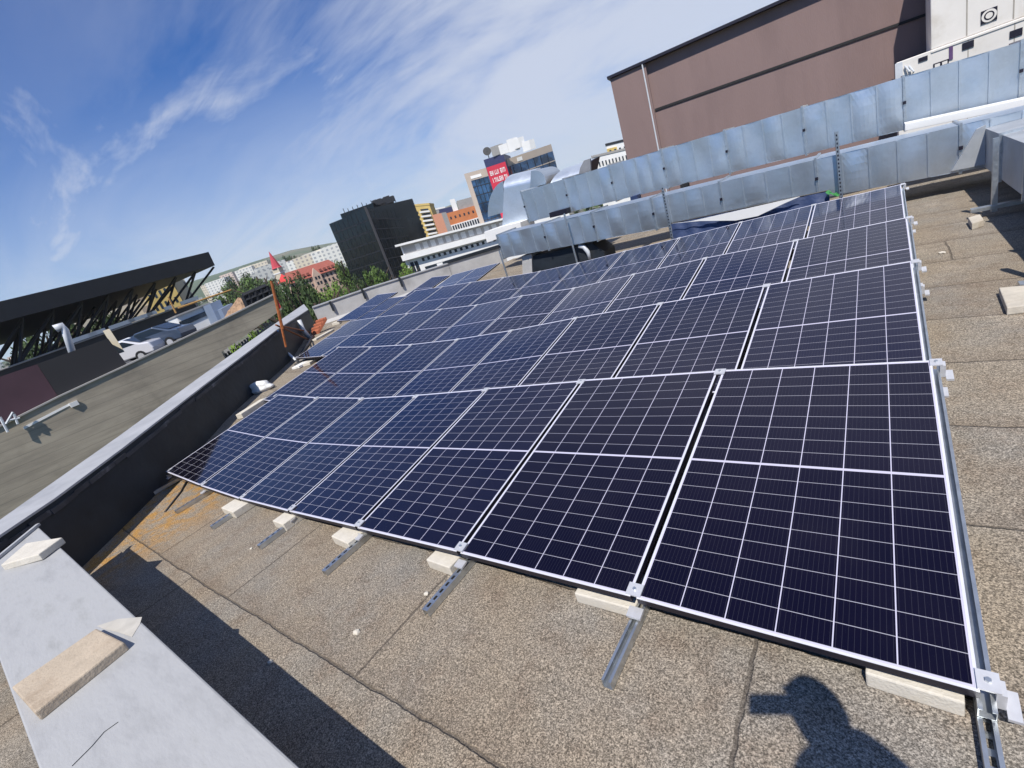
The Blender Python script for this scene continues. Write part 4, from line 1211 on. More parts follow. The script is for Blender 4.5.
# orange brick
A, B = pp(432, 215, 230), pp(446, 212, 230)
ob = Bld('brick_tower', 'narrow salmon coloured tower left of the orange building', 'building', A, B, 10, STREET, A.z, B.z, mat('salmon', (.58, .27, .17), .9), parapet=False)
ob.box('side_wall', ob.w*.66, ob.w, 0, 1.001, .005, .05, GRY)
A, B = pp(444, 214, 250), pp(480, 204, 250)
og = Bld('brick_building', 'orange brick building with square windows and a grey roof storey', 'building', A, B, 14, STREET, A.z, B.z, ORG, parapet=False)
og.windows(7, 1, 1.5, og.w-1, .86, .93, .35, .7, GL)
og.box('lower_front', 0, og.w, 0, .77, .01, .3, PLW)
for k in range(14): og.box('window', .6+k*og.w/14.5, .6+k*og.w/14.5+.8, .66, .75, .305, .4, GL)
og.box('roof_storey', og.w*.42, og.w*1.02, 1.001, 1.17, -10, -1.5, GRY); og.box('white_stair_head', og.w*.26, og.w*.40, 1.001, 1.22, -6, -1.0, PLW); og.box('blue_roof', -.1*og.w, og.w*.25, 1.001, 1.10, -10, -1.5, NAVY)

# tower with the red banner
dT = 150
A, B = pp(464, 174, dT), pp(493, 166, dT-3)
tw = Bld('office_tower', 'glass office tower with beige edges and a tall red banner', 'building', A, B, 16, STREET, A.z, B.z, BEI, parapet=False)
tw.box('glass_front', tw.w*.16, tw.w, 0, .925, .01, .12, GLB)
for k in range(1, 6): tw.box('mullion', tw.w*(.16+.14*k)-.06, tw.w*(.16+.14*k)+.06, 0, .925, .13, .22, DGR)
for j in range(8): tw.box('floor_band', tw.w*.16, tw.w, .30+j*.08, .306+j*.08, .13, .20, DGR)
tw.box('white_sign', tw.w*.18, tw.w*.55, .94, .965, .01, .10, PLW)
A2, B2 = pp(483.5, 160, dT-7), pp(503, 153.5, dT-8)
tb = sub(tw.root, A2, B2, 12, STREET, A2.z, B2.z, NAVY, 'banner_block')
Ht = A2.z-STREET
tb.box('red_banner', .1, tb.w-.05, 1-17/Ht, 1-2.1/Ht, .01, .12, REDB)
def letters(v0, v1, x0, x1, pat, part):
    n = len(pat); 
    for i, ch in enumerate(pat):
        if ch == ' ': continue
        a_ = tb.w*(x0+(x1-x0)*i/n); b_ = tb.w*(x0+(x1-x0)*(i+.78)/n); t = (b_-a_)*.3; V0, V1 = 1-v1/Ht, 1-v0/Ht; dv = (V1-V0)
        if ch in 'IHLEN': tb.box(part, a_, a_+t, V0, V1, .125, .2, PLW)
        if ch in 'HN': tb.box(part, b_-t, b_, V0, V1, .125, .2, PLW)
        if ch in 'LE': tb.box(part, a_+t, b_, V0, V0+dv*.25, .125, .2, PLW)
        if ch in 'ETF': tb.box(part, a_+(t if ch == 'E' else 0), b_, V1-dv*.25, V1, .125, .2, PLW)
        if ch in 'EH': tb.box(part, a_+t, b_-(t if ch == 'H' else 0), V0+dv*.4, V0+dv*.6, .125, .2, PLW)
        if ch == 'T': tb.box(part, (a_+b_-t)/2, (a_+b_+t)/2, V0, V1-dv*.25, .125, .2, PLW)
letters(3.3, 4.5, .12, .95, 'EHILLN ENTI', 'banner_letter')
letters(5.2, 6.4, .16, .92, 'ITNLEHITN', 'banner_letter')
for k in range(2): tb.box('banner_text_line', tb.w*.14, tb.w*.92, 1-(8.6+k*.9)/Ht, 1-(8.0+k*.9)/Ht, .125, .18, mat('pale_red', (.62, .35, .38), .7) if k == 0 else PLW)
tb.box('banner_emblem', tb.w*.72, tb.w*.92, 1-11.6/Ht, 1-9.4/Ht, .19, .25, PLW)
A3, B3 = pp(503, 160.5, dT-6), pp(551, 144, dT+6)
tr = sub(tw.root, A3, B3, 14, STREET, A3.z, B3.z, BEI, 'right_wing')
Hr = A3.z-STREET
tr.box('glass_front', .2, tr.w*.99, 0, 1-1.9/Hr, .01, .12, GLB)
for k in range(1, 7): tr.box('mullion', tr.w*k/7-.06, tr.w*k/7+.06, 0, 1-1.9/Hr, .13, .22, DGR)
for j in range(6): tr.box('floor_band', .2, tr.w*.99, 1-(4.6+j*3)/Hr, 1-(4.35+j*3)/Hr, .13, .2, BEI if j < 2 else DGR)
tr.box('recess', .0, tr.w*.10, 1-17/Hr, 1-2/Hr, .121, .128, mat('maroon', (.10, .025, .03), .8))
tr.box('white_sign', tr.w*.26, tr.w*.36, 1-1.5/Hr, 1-.5/Hr, .01, .1, PLW)
mb = MB(); c = pp(487, 151.2, dT-7); mb.tube([c, c+FWD*.4], [1.15, 1.0], 16); put(mb.build('satellite_dish', DGR, None), tw.root)
mb = MB(); mb.tube([c-Vector((0, 0, 2.4)), c], .12, 6); put(mb.build('dish_mast', DGR, None), tw.root)
for i, (a_, b_, m_) in enumerate([((491, 150.5), (498, 147), GRY), ((499, 149), (507, 146), PLW), ((508, 146.5), (513, 143), PLW), ((513, 143), (519, 141), PLW), ((522, 146), (530, 145), PLW)]):
    p_, q_ = pp(*a_, dT-8), pp(*b_, dT-8); mb = MB(); mb.obox(p_-Vector((0, 0, 1.6)), (q_-p_).xy.to_3d(), Vector((.8, 1.4, 0)), (0, 0, 2.4+.8*(i == 2))); put(mb.build('roof_unit', m_, None), tw.root)

# little pale buildings between the cowl and the brown building
A, B = pp(606, 146, 210), pp(626, 141, 210)
sb = Bld('apartment_building', 'small cream and ochre block peeping out beside the brown building', 'building', A, B, 10, STREET, A.z, B.z, PLW, roofm=DGR)
sb.box('ochre_front', 0, sb.w*.5, .6, .96, .01, .3, YEL); sb.windows(4, 3, .3, sb.w, .6, .97, .4, .45, GL, off=.4)
A, B = pp(592, 158, 190), pp(630, 149, 190)
sb = Bld('apartment_building', 'long low white building behind the cowl with a row of small windows', 'building', A, B, 10, STREET, A.z, B.z, PLW, roofm=GRY)
sb.windows(11, 2, .3, sb.w, .66, .98, .4, .35, GL, off=.3)

# pink building with a red roof, church
def red_roofed(name, label, pxl, pxr, d, zb_px, wallm, roofm, wing=True):
    A, B = pp(*pxl, d), pp(*pxr, d+6)
    s = Bld(name, label, 'building', A, B, 11, STREET+2, A.z, B.z, wallm, parapet=False)
    h = 4.6; mb = MB()
    e0, e1 = s.pt(-.6, 1, .7), s.pt(s.w+.6, 1, .7); r0, r1 = s.pt(1.5, 1, -5.5)+Vector((0, 0, h)), s.pt(s.w-1.5, 1, -5.5)+Vector((0, 0, h)); f0, f1 = s.pt(-.6, 1, -11.7), s.pt(s.w+.6, 1, -11.7)
    mb.poly([e0, e1, r1, r0]); mb.poly([f1, f0, r0, r1]); mb.poly([e1, f1, r1]); mb.poly([f0, e0, r0]); mb.poly([e0, f0, f1, e1])
    put(mb.build('roof', roofm, None), s.root)
    n = 12
    for k in range(n):
        if wing and k in (5, 6): continue
        for v in (.62, .80, .93): s.box('window', s.w*(k+.3)/n, s.w*(k+.7)/n, v-.045, v+.035, .01, .08, GL)
        p = s.pt(s.w*(k+.5)/n, 1, -.6)+Vector((0, 0, 1.1)); mb = MB(); mb.obox(p-s.u*.5, s.u*1.0, s.n*.9, (0, 0, .9)); put(mb.build('dormer', RRF, None), s.root)
    if wing:
        mb = MB(); g0, g1 = s.pt(s.w*.42, 0, 1.2), s.pt(s.w*.58, 0, 1.2); t0, t1 = s.pt(s.w*.42, 1, 1.2), s.pt(s.w*.58, 1, 1.2); tp_ = (t0+t1)/2+Vector((0, 0, 3.0))
        mb.prism([g0, g1, t1, tp_, t0], -s.n*1.15); put(mb.build('gable', wallm, None), s.root)
        for v in (.62, .80, .94):
            for k in (.45, .51): s.box('window', s.w*k, s.w*(k+.035), v-.04, v+.035, 1.205, 1.28, GL)
    return s
red_roofed('long_house', 'long pink building with a red tiled roof left of the black glass block', (290, 284), (340, 267.5), 210, 0, PNK, RRF)
# church tower
dC = 235
c0 = pp(283, 281, dC); t1 = pp(280.5, 267, dC); t2 = pp(273.5, 250, dC)
ch = thing('church_tower', 'slim white and ochre church tower with a red pointed spire', 'church', (c0.x, c0.y, STREET+4))
mb = MB(); mb.cbox((c0.x, c0.y, (STREET+4+t1.z)/2), 3.2, 3.2, t1.z-STREET-4, .5); put(mb.build('shaft', CRM, None), ch)
mb = MB(); n = 8; rr = 2.3; mb.tube([(c0.x, c0.y, t1.z), (c0.x, c0.y, t1.z+.5), (c0.x, c0.y, t2.z)], [rr, rr*.85, .05], 8); put(mb.build('spire', mat('spire_red', (.48, .05, .07), .7), None), ch)
mb = MB(); mb.cbox((c0.x, c0.y, t1.z-2.2), 3.5, 3.5, .5, .5); put(mb.build('cornice', PLW, None), ch)
A, B = pp(279, 283.5, 215), pp(291, 280, 215)
hs = Bld('red_roof_house', 'small white house with a bright red roof at the foot of the church tower', 'house', A, B, 7, STREET+2, A.z, B.z, PLW, parapet=False)
mb = MB(); e0, e1, f0, f1 = hs.pt(-.4, 1, .5), hs.pt(hs.w+.4, 1, .5), hs.pt(-.4, 1, -7.5), hs.pt(hs.w+.4, 1, -7.5); ap = hs.pt(hs.w/2, 1, -3.5)+Vector((0, 0, 3.4))
for a_, b_ in ((e0, e1), (e1, f1), (f1, f0), (f0, e0)): mb.poly([a_, b_, ap])
put(mb.build('roof', mat('bright_red_roof', (.55, .04, .04), .8), None), hs.root); hs.windows(3, 1, .3, hs.w-.3, .75, .95, .4, .6, GL)

# pale blocks along the hillside
FM = [facade_mat('far_flats_white', (.56, .55, .51), (.32, .33, .34), 4.2, 3.0), facade_mat('far_flats_cream', (.55, .49, .38), (.30, .27, .25), 3.8, 3.0), facade_mat('far_flats_pink', (.50, .40, .34), (.28, .24, .23), 4.5, 3.1)]
def far_block(px, py, d, w_, h, m, label, group=None, dep=14, rz=None, red=False):
    t = pp(px, py, d); zg = terr(d)-3
    mb = MB(); hh = max(t.z-zg, h); mb.cbox((0, 0, hh/2), w_, dep, hh)
    o = mb.build('apartment_building', m, None); o.location = (t.x, t.y, zg); o.rotation_euler = (0, 0, random.uniform(-.5, .5)+R(48) if rz is None else rz)
    tag(o, label, 'building', group)
    return o
fars = [
 (338, 243, 420, 26, 'white', 'pale block of flats just left of the black glass block'),
 (331, 246, 440, 22, 'cream', 'second pale block left of the black glass block'),
 (324, 249.5, 430, 20, 'white', 'broad white block above the right end of the red roof'),
 (316, 251, 470, 22, 'white', 'white block on the hillside above the middle of the red roof'),
 (308, 254.5, 450, 24, 'cream', 'cream block on the hillside above the left half of the red roof'),
 (300, 258, 480, 22, 'white', 'white block on the hillside just right of the red spire'),
 (292, 260, 520, 18, 'pink', 'pinkish block close behind the red spire on its right'),
 (269, 264.5, 500, 26, 'white', 'wide white block just left of the red spire'),
 (254, 264.5, 640, 32, 'cream', 'tall cream block on the skyline left of the spire'),
 (246, 268, 640, 22, 'white', 'small white block on the skyline above the dark wood'),
 (262, 271, 420, 20, 'white', 'low white block in the trees below the spire'),
 (228, 273.5, 800, 20, 'pink', 'tiny pink block on the far left skyline'),
 (217, 280, 700, 26, 'white', 'low white block right of the dark canopy end'),
 (210, 283, 760, 22, 'cream', 'low cream block touching the dark canopy end'),
]
for (px, py, d, w_, c, lb) in fars:
    far_block(px, py, d, w_, 8, FM[['white', 'cream', 'pink'].index(c)], lb, 'pale blocks on the hillside')
# the town that cannot be told apart
rnd = random.Random(11); mb = MB(); mb2 = MB()
for k in range(420):
    az = rnd.uniform(-98, 4); d = rnd.uniform(480, 1500); p = polar(az, d); h = rnd.uniform(5, 15); zg = terr(d)-3
    (mb if rnd.random() < .65 else mb2).cbox((p.x, p.y, zg+h/2), rnd.uniform(9, 26), rnd.uniform(8, 14), h, rnd.uniform(0, 3))
tag(mb.build('distant_town', FM[0], None), 'pale mass of small buildings spread over the far hillside', 'town', None, 'stuff')
tag(mb2.build('distant_town', FM[2], None), 'reddish mass of small houses spread over the far hillside', 'town', None, 'stuff')

# ------------------------------------------------------------------ trees
def foliage(name, c0, c1):
    m = bpy.data.materials.new(name); m.use_nodes = True
    b = m.node_tree.nodes['Principled BSDF']; q = NB(m); L = q.L; nt = m.node_tree
    tc = N(nt, 'ShaderNodeTexCoord'); n1 = q.noise(tc.outputs['Object'], 3.2, 3); ge = N(nt, 'ShaderNodeNewGeometry')
    f = q.m('ADD', q.m('MULTIPLY', q.ss(n1, .3, .7), .6), q.m('MULTIPLY', ge.outputs['Random Per Island'], .4))
    L(q.mix(f, c0, c1), b.inputs['Base Color']); b.inputs['Roughness'].default_value = .6; b.inputs['Specular IOR Level'].default_value = .25
    b.inputs['Subsurface Weight'].default_value = 0.0
    return m
LF = foliage('leaves_mid', (.045, .085, .018), (.13, .21, .045)); LD_ = foliage('leaves_dark', (.024, .046, .016), (.075, .115, .035)); LB = foliage('leaves_bright', (.09, .16, .025), (.20, .30, .06))
BARK = mat('bark', (.07, .05, .035), .95, 0, .3, 4)
def crown_mesh(name, n, leaf, seed, shape='round', clumps=26):
    rnd = random.Random(seed); mb = MB(); cs = []
    for k in range(clumps):
        while True:
            p = Vector((rnd.uniform(-1, 1), rnd.uniform(-1, 1), rnd.uniform(-1, 1)))
            if p.length < 1: break
        if shape == 'round': p = Vector((p.x*.72, p.y*.72, p.z*.62+(.12 if p.z > 0 else 0)))
        else: zz = rnd.random(); rr = (1-zz)*.62+.08; a_ = rnd.uniform(0, 6.28); p = Vector((rr*math.cos(a_)*.8, rr*math.sin(a_)*.8, zz*2-1))
        cs.append((p, rnd.uniform(.20, .36)*(1 if shape == 'round' else .7)))
    for k in range(n):
        c, r_ = cs[rnd.randrange(len(cs))]
        v = Vector((rnd.gauss(0, 1), rnd.gauss(0, 1), rnd.gauss(0, 1))).normalized()*r_*(rnd.random()**.35)
        p = c+v; d = (v.normalized()+Vector((rnd.uniform(-.7, .7), rnd.uniform(-.7, .7), rnd.uniform(-.2, .9)))).normalized()
        a_ = d.cross(Vector((rnd.uniform(-1, 1), rnd.uniform(-1, 1), rnd.uniform(-1, 1)))).normalized(); b_ = d.cross(a_)
        s_ = leaf*rnd.uniform(.6, 1.3)
        mb.poly([p-a_*s_, p-b_*s_*.6, p+a_*s_, p+b_*s_*.6])
    me = bpy.data.meshes.new(name); me.from_pydata(mb.v, [], mb.f); me.update(); return me
def trunk_mesh(name, seed):
    rnd = random.Random(seed); mb = MB()
    mb.tube([(0, 0, 0), (.02, .01, .3), (0, .02, .62), (.01, 0, .9)], [.05, .038, .028, .012], 7)
    for k in range(6):
        a_ = rnd.uniform(0, 6.28); z = rnd.uniform(.35, .65); r_ = rnd.uniform(.2, .32)
        mb.tube([(0, .01, z), (r_*.5*math.cos(a_), r_*.5*math.sin(a_), z+.12), (r_*math.cos(a_), r_*math.sin(a_), z+.26)], [.02, .013, .005], 5)
    me = bpy.data.meshes.new(name); me.from_pydata(mb.v, [], mb.f); me.materials.append(BARK); me.update(); return me
crowns = {}
for key, m_, n, leaf, shape in (('mid', LF, 3000, .055, 'round'), ('dark', LD_, 3000, .05, 'round'), ('bright', LB, 2400, .055, 'round'), ('cone', LD_, 2200, .06, 'cone')):
    crowns[key] = []
    for v in range(2):
        me = crown_mesh('crown', n, leaf, 40+v+len(crowns)*7, shape); me.materials.append(m_); crowns[key].append(me)
trunks = [trunk_mesh('trunk', 5), trunk_mesh('trunk', 6)]
def tree(x, y, z0, h, r_, kind, label, name='tree', group=None, cat='tree', low=.30):
    root = thing(name, label, cat, (x, y, z0), random.uniform(0, 6), group)
    tk = bpy.data.objects.new('trunk', random.choice(trunks)); COL.objects.link(tk); tk.parent = root; tk.scale = (h, h, h)
    ck = bpy.data.objects.new('crown', random.choice(crowns[kind])); COL.objects.link(ck); ck.parent = root
    ch_ = h*(1-low)/2; ck.location = (0, 0, h-ch_); ck.scale = (r_*1.15, r_*1.15, ch_*1.12)
    return root
def ptree(px, py, d, r_, kind, label, z0=None, name='tree', group=None, low=.3):
    t = pp(px, py, d); z0 = terr(d) if z0 is None else z0
    return tree(t.x, t.y, z0, t.z-z0, r_, kind, label, name, group, 'tree', low)
ptree(369, 263, 118, 3.3, 'mid', 'round green tree in front of the black glass block', low=.15)
ptree(354, 274, 122, 2.6, 'dark', 'low dark green tree left of the round tree by the black block', low=.1)
ptree(402, 263, 125, 2.4, 'bright', 'bright green tree at the left end of the white office building', low=.1)
ptree(338, 255, 190, 3.4, 'mid', 'green tree between the red roof and the black glass block', low=.1)
ptree(325, 283, 112, 3.2, 'bright', 'sunlit bright green tree above the corner of the back parapet', low=.1)
ptree(334, 280, 105, 2.4, 'bright', 'second bright green tree above the back parapet', low=.1)
ptree(344, 281, 100, 2.2, 'mid', 'small green tree low above the back parapet bracket', low=.1)
ptree(316, 288, 95, 2.4, 'bright', 'pale green bush just right of the dark conifer group', low=.05)
ptree(290, 279, 62, 2.5, 'dark', 'tall dark tree behind the top of the orange frame', 'x' and STREET, low=.05)
ptree(301, 281, 66, 2.6, 'dark', 'dark broad tree right of the orange frame', STREET, low=.05)
ptree(309, 290, 58, 2.0, 'dark', 'dark tree low over the end of the left parapet', STREET, low=.05)
ptree(281, 285, 60, 1.8, 'dark', 'narrow dark tree left of the orange frame', STREET, low=.05)
ptree(272, 273, 150, 3.4, 'dark', 'dark green tree in front of the church tower, left side', low=.1)
ptree(296, 272, 175, 3.0, 'dark', 'dark green tree in front of the left end of the pink building', low=.1)
for i, (px, py) in enumerate([(262, 272.5), (253, 271), (244, 274), (235, 275), (227, 278), (219, 281), (257, 277), (240, 280)]):
    ptree(px, py, 230+i*6, 6.5, ['dark', 'mid'][i % 2], 'dark tree of the long green belt between canopy and church, %s' % ['nearest the church', 'second from the church', 'third from the church', 'fourth from the church', 'fifth from the church', 'by the canopy end', 'low at its right end', 'low in its middle'][i], None, 'tree', 'trees of the green belt', .05)
for i, (px, py, d) in enumerate([(317, 245.5, 560), (312, 247, 560), (290, 253, 600), (283, 256, 640), (325, 246, 520), (301, 256, 470)]):
    ptree(px, py, d, 6.5, 'dark', 'dark treetop on the skyline %s' % ['above the middle of the red roof', 'beside the tallest treetop above the red roof', 'right of the red spire', 'close behind the red spire', 'near the black glass block', 'above the left of the red roof'][i], None, 'tree', 'treetops on the skyline', .2)
mb = MB(); rnd = random.Random(3)
for k in range(2600):
    az = rnd.uniform(-100, 5); d = rnd.uniform(300, 1400) if k > 900 else rnd.uniform(240, 420); p = polar(az, d); zg = terr(d); s_ = rnd.uniform(3, 6); 
    for q_ in range(10):
        c = Vector((p.x+rnd.gauss(0, s_*.5), p.y+rnd.gauss(0, s_*.5), zg+abs(rnd.gauss(s_*.5, s_*.4))+.8)); a_ = Vector((rnd.gauss(0, 1), rnd.gauss(0, 1), rnd.gauss(0, .6))).normalized()*s_*.42; b_ = a_.cross(Vector((rnd.gauss(0, 1), rnd.gauss(0, 1), rnd.gauss(0, 1)))).normalized()*s_*.32
        mb.poly([c-a_, c-b_, c+a_, c+b_])
tag(mb.build('far_woodland', LD_, None), 'scattered dark green trees over the far hillside', 'wood', None, 'stuff')

# ------------------------------------------------------------------ parking deck and canopy at the left
Wn = polar(-87.85, 31); wdir = Vector((math.sin(R(8)), math.cos(R(8)))); wn = Vector((-wdir.y, wdir.x, 0)); 
if wn.dot(Vector((CAM.x-Wn.x, CAM.y-Wn.y, 0))) < 0: wn = -wn
def PW_(px, py, off=0.0): return on_plane(px, py, Wn.to_3d()-wn*off, wn)
WALLM = bpy.data.materials.new('board_marked_concrete'); WALLM.use_nodes = True
q = NB(WALLM); nt = WALLM.node_tree; b = nt.nodes['Principled BSDF']
ge = N(nt, 'ShaderNodeNewGeometry'); mp = N(nt, 'ShaderNodeMapping'); mp.inputs['Scale'].default_value = (.25, .25, 2.2); q.L(ge.outputs['Position'], mp.inputs[0])
sp = N(nt, 'ShaderNodeSeparateXYZ'); q.L(ge.outputs['Position'], sp.inputs[0])
n1 = q.noise(mp.outputs[0], 1.2, 6, .7); n2 = q.noise(ge.outputs['Position'], .35, 6, .65)
zz = q.m('ADD', sp.outputs[2], q.m('MULTIPLY', sp.outputs[0], .022)); fr_ = q.m('FRACT', q.m('DIVIDE', zz, .42)); ln = q.ss(fr_, .0, .12, 1.0, 0.0)
col = q.mix(q.ss(n1, .3, .7), (.27, .235, .185), (.39, .34, .265)); col = q.mix(q.m('MULTIPLY', q.ss(n2, .5, .68), .5), col, (.17, .147, .118)); col = q.mix(q.m('MULTIPLY', ln, .45), col, (.135, .12, .098))
q.L(col, b.inputs['Base Color']); b.inputs['Roughness'].default_value = .95
wt = [PW_(-120, 478), PW_(0, 427), PW_(60, 397), PW_(130, 364.5), PW_(208, 327.5), PW_(275, 294.5)]
print('DECKWALL', [tuple(round(c, 1) for c in t) for t in wt])
dk = thing('deck_building', 'long grey board marked concrete wall of the parking deck across the yard', 'building', (wt[3].x, wt[3].y, STREET))
mb = MB()
for a_, b_ in zip(wt[:4], wt[1:5]):
    mb.prism([Vector((a_.x, a_.y, STREET)), Vector((b_.x, b_.y, STREET)), b_, a_], -wn*.4)
put(mb.build('wall', WALLM, None), dk)
mb = MB(); e0, e1 = PW_(209, 357), PW_(277.5, 311); e0 = Vector((wt[4].x, wt[4].y, e0.z)); e1 = Vector((wt[5].x, wt[5].y, e1.z)); mb.prism([wt[4], e0, e1, wt[5]], -wn*.4); put(mb.build('deck_edge', WALLM, None), dk)
mb = MB()
for a_, b_ in zip(wt[:-1], wt[1:]): mb.obox(a_+wn*.08+Vector((0, 0, .002)), b_-a_, -wn*.56, Vector((0, 0, .07)))
put(mb.build('coping', GRY, None), dk)
dd = .28
mb = MB()
for i_, (a_, b_) in enumerate(zip(wt[:-1], wt[1:])):
    k_ = 3.6 if i_ == 4 else .4
    mb.poly([a_-wn*k_-Vector((0, 0, dd)), b_-wn*k_-Vector((0, 0, dd)), b_-wn*60-Vector((0, 0, dd)), a_-wn*60-Vector((0, 0, dd))])
struct(mb.build('parking_deck', mat('deck_asphalt', (.06, .06, .062), .95, 0, .2, .5, coord='World'), None))
def deck_z(p):
    t = (Vector((p.x, p.y))-Wn).dot(wdir); t0 = (wt[1].xy-Wn).dot(wdir); t1 = (wt[5].xy-Wn).dot(wdir)
    return wt[1].z+(wt[5].z-wt[1].z)*(t-t0)/(t1-t0)-dd
def deck_at(px, off):
    """point on the deck, 'off' metres behind the wall, in the line of sight of column px at the wall top"""
    tt = None
    for a_, b_, pa, pb in zip(wt[:-1], wt[1:], (-120, 0, 60, 130, 208), (0, 60, 130, 208, 275)):
        if pa <= px <= pb: tt = a_.lerp(b_, (px-pa)/(pb-pa))
    v = (tt-CAM).xy.normalized(); k = off/abs(v.dot(wn.xy)); p = tt.xy+v*k
    return Vector((p.x, p.y, deck_z(p)))
# maroon and black screens on the deck edge
def deck_prism(name, pxs, off, depth, m, label=None, cat=None, parent=None):
    pts = [PW_(px, py, off) for px, py in pxs]; mb = MB(); mb.prism(pts, -wn*depth); o = mb.build(name, m, None)
    if parent: put(o, parent)
    else: tag(o, label, cat)
    return o
deck_prism('screen_box', [(37, 364), (108, 338.5), (131, 370), (62, 402)], .45, 3.0, mat('black_screen', (.016, .015, .018), .7, 0, .15, .5), 'big black boxed screen standing on the deck wall at the left', 'screen')
deck_prism('screen_box', [(-60, 397), (37, 364.2), (62, 402.5), (-40, 452)], .5, 3.0, mat('maroon_screen', (.055, .024, .035), .7, 0, .2, .5), 'maroon boxed screen left of the black one on the deck wall', 'screen')
tag(deck_prism('white_rail', [(23, 427), (70, 403), (71, 405), (24, 429.5)], -.03, .02, PLW), 'thin white rail along the deck wall under the maroon screen', 'rail')
mb = MB(); c = PW_(74, 404, -.06); mb.cbox(c, .12, .32, .22); tag(mb.build('floodlight', PLW, None), 'small white floodlight at the end of the white rail', 'lamp')
fk = thing('roof_fan', 'small pale fan unit at the far left edge of the deck wall', 'fan', tuple(PW_(8, 424, -.3)))
for a_, b_ in (((0, 417), (8, 432)), ((6, 424), (13, 412)), ((10, 420), (20, 418)), ((14, 414), (18, 424))):
    mb = MB(); mb.tube([PW_(*a_, -.3), PW_(*b_, -.3)], .05, 6); put(mb.build('arm', M['pvc'], None), fk)
# cars on the deck
def car_proto():
    root = thing('parked_car', 'x', 'car')
    prof = [(-2.1, .35), (-2.15, .75), (-1.95, .92), (-1.0, 1.0), (-.45, 1.42), (.75, 1.46), (1.5, 1.05), (2.05, .95), (2.15, .6), (2.1, .35)]
    mb = MB(); mb.prism([(x, -.85, z) for x, z in prof], (0, 1.7, 0)); o = mb.build('body', CARP, None, bevel=.07); o.parent = root
    mb = MB(); mb.prism([(-.86, -.857, 1.03), (-.42, -.857, 1.36), (.72, -.857, 1.39), (1.3, -.857, 1.06)], (0, 1.714, 0)); o = mb.build('side_window', GL, None); o.parent = root
    for (x0, z0, x1, z1, nm) in ((-1.0, 1.02, -.47, 1.41, 'windscreen'), (.77, 1.45, 1.48, 1.07, 'rear_window')):
        mb = MB(); mb.prism([(x0, -.72, z0), (x1, -.66, z1), (x1, .66, z1), (x0, .72, z0)], (-.02 if x0 < 0 else .02, 0, .02)); o = mb.build(nm, GL, None); o.parent = root
    for x in (-1.3, 1.3):
        for s_ in (-1, 1):
            mb = MB(); mb.tube([(x, s_*.70, .32), (x, s_*.88, .32)], .32, 16); w_ = mb.build('wheel', M['cable'], None); w_.parent = root
            mb = MB(); mb.tube([(x, s_*.881, .32), (x, s_*.895, .32)], .19, 10); h_ = mb.build('rim', M['alu'], None); h_.parent = w_
    for s_ in (-1, 1):
        mb = MB(); mb.cbox((-2.13, s_*.6, .72), .06, .34, .14); o = mb.build('headlight', PLW, None); o.parent = root
    return root
CARP = bpy.data.materials.new('car_paint'); CARP.use_nodes = True
q = NB(CARP); b = CARP.node_tree.nodes['Principled BSDF']; oi = N(CARP.node_tree, 'ShaderNodeObjectInfo'); q.L(oi.outputs['Color'], b.inputs['Base Color']); b.inputs['Roughness'].default_value = .25; b.inputs['Coat Weight'].default_value = .6
cp0 = car_proto()
cars = [(132, 5.4, .75, (.62, .62, .66), 'white car nearest the black screen on the parking deck'), (160, 5.6, .70, (.05, .07, .11), 'dark blue car in the middle of the front row behind the deck wall'), 
        (143, 14.5, .4, (.60, .61, .63), 'white car farther back on the deck, apart from the front row')]
for i, (px, off, rz, colr, lb) in enumerate(cars):
    c = cp0 if i == 0 else dup(cp0)
    p = deck_at(px, off); c.location = p; c.rotation_euler = (0, 0, rz); tag(c, lb, 'car', 'cars parked on the deck')
    for ch_ in c.children: ch_.color = (*colr, 1)
# white hut and containers on the deck
h0, h1 = deck_at(190, 4.5), deck_at(222, 4.5)
def dpt(px, py, off): return on_plane(px, py, Wn.to_3d()-wn*off, wn)
hut = thing('deck_hut', 'white hut with a dark slot window at the far end of the parking deck', 'hut', tuple(deck_at(200, 6)))
def hprism(nm, pxs, off, depth, m, par): pts = [dpt(px, py, off) for px, py in pxs]; mb = MB(); mb.prism(pts, -wn*depth); return put(mb.build(nm, m, None), par)
hprism('wall', [(176, 316), (209, 303.5), (221, 326), (190, 343)], 9, 4, PLW, hut)
hprism('slot_window', [(179, 322), (208, 310), (210, 314), (181, 327)], 8.93, .06, GL, hut)
hprism('door', [(196, 331), (205, 327), (211, 337), (202, 341)], 8.93, .06, GL, hut)
hprism('roof_slab', [(175, 315.5), (209.5, 302), (210, 303.4), (176, 317)], 8.8, 4.4, GRY, hut)
BGC = mat('blue_grey_steel', (.20, .25, .34), .6, 0, .1, .5)
deck_prism('container', [(210, 303.5), (220, 299.5), (230, 322), (221, 327)], 6.6, 3, BGC, 'tall blue grey container right of the white hut on the deck', 'container')
deck_prism('container', [(221, 309), (232, 303), (238, 315), (228, 323)], 5.6, 3, BGC, 'lower blue grey container beside the tall one on the deck', 'container')
rb = thing('rubble_heap', 'heap of reddish rubble on the deck between container and frames', 'heap', tuple(deck_at(241, 4)))
rnd = random.Random(5)
mb = MB()
c0 = dpt(241, 303, 5)
def heap(u, v):
    a_ = u*2*math.pi; r_ = v; return c0+Vector((math.cos(a_)*1.5*(1-r_), math.sin(a_)*1.5*(1-r_), -.9+1.3*r_**.8+.18*math.sin(a_*7+r_*9)*(1-r_)))
mb.grid(heap, 28, 8); put(mb.build('pile', mat('rubble', (.33, .21, .13), .95, 0, .5, 3.0, .05, 6), None), rb)
cg = thing('stacked_frames', 'dark steel racks lying on the far end of the deck wall', 'rack', tuple(dpt(258, 300, 1)))
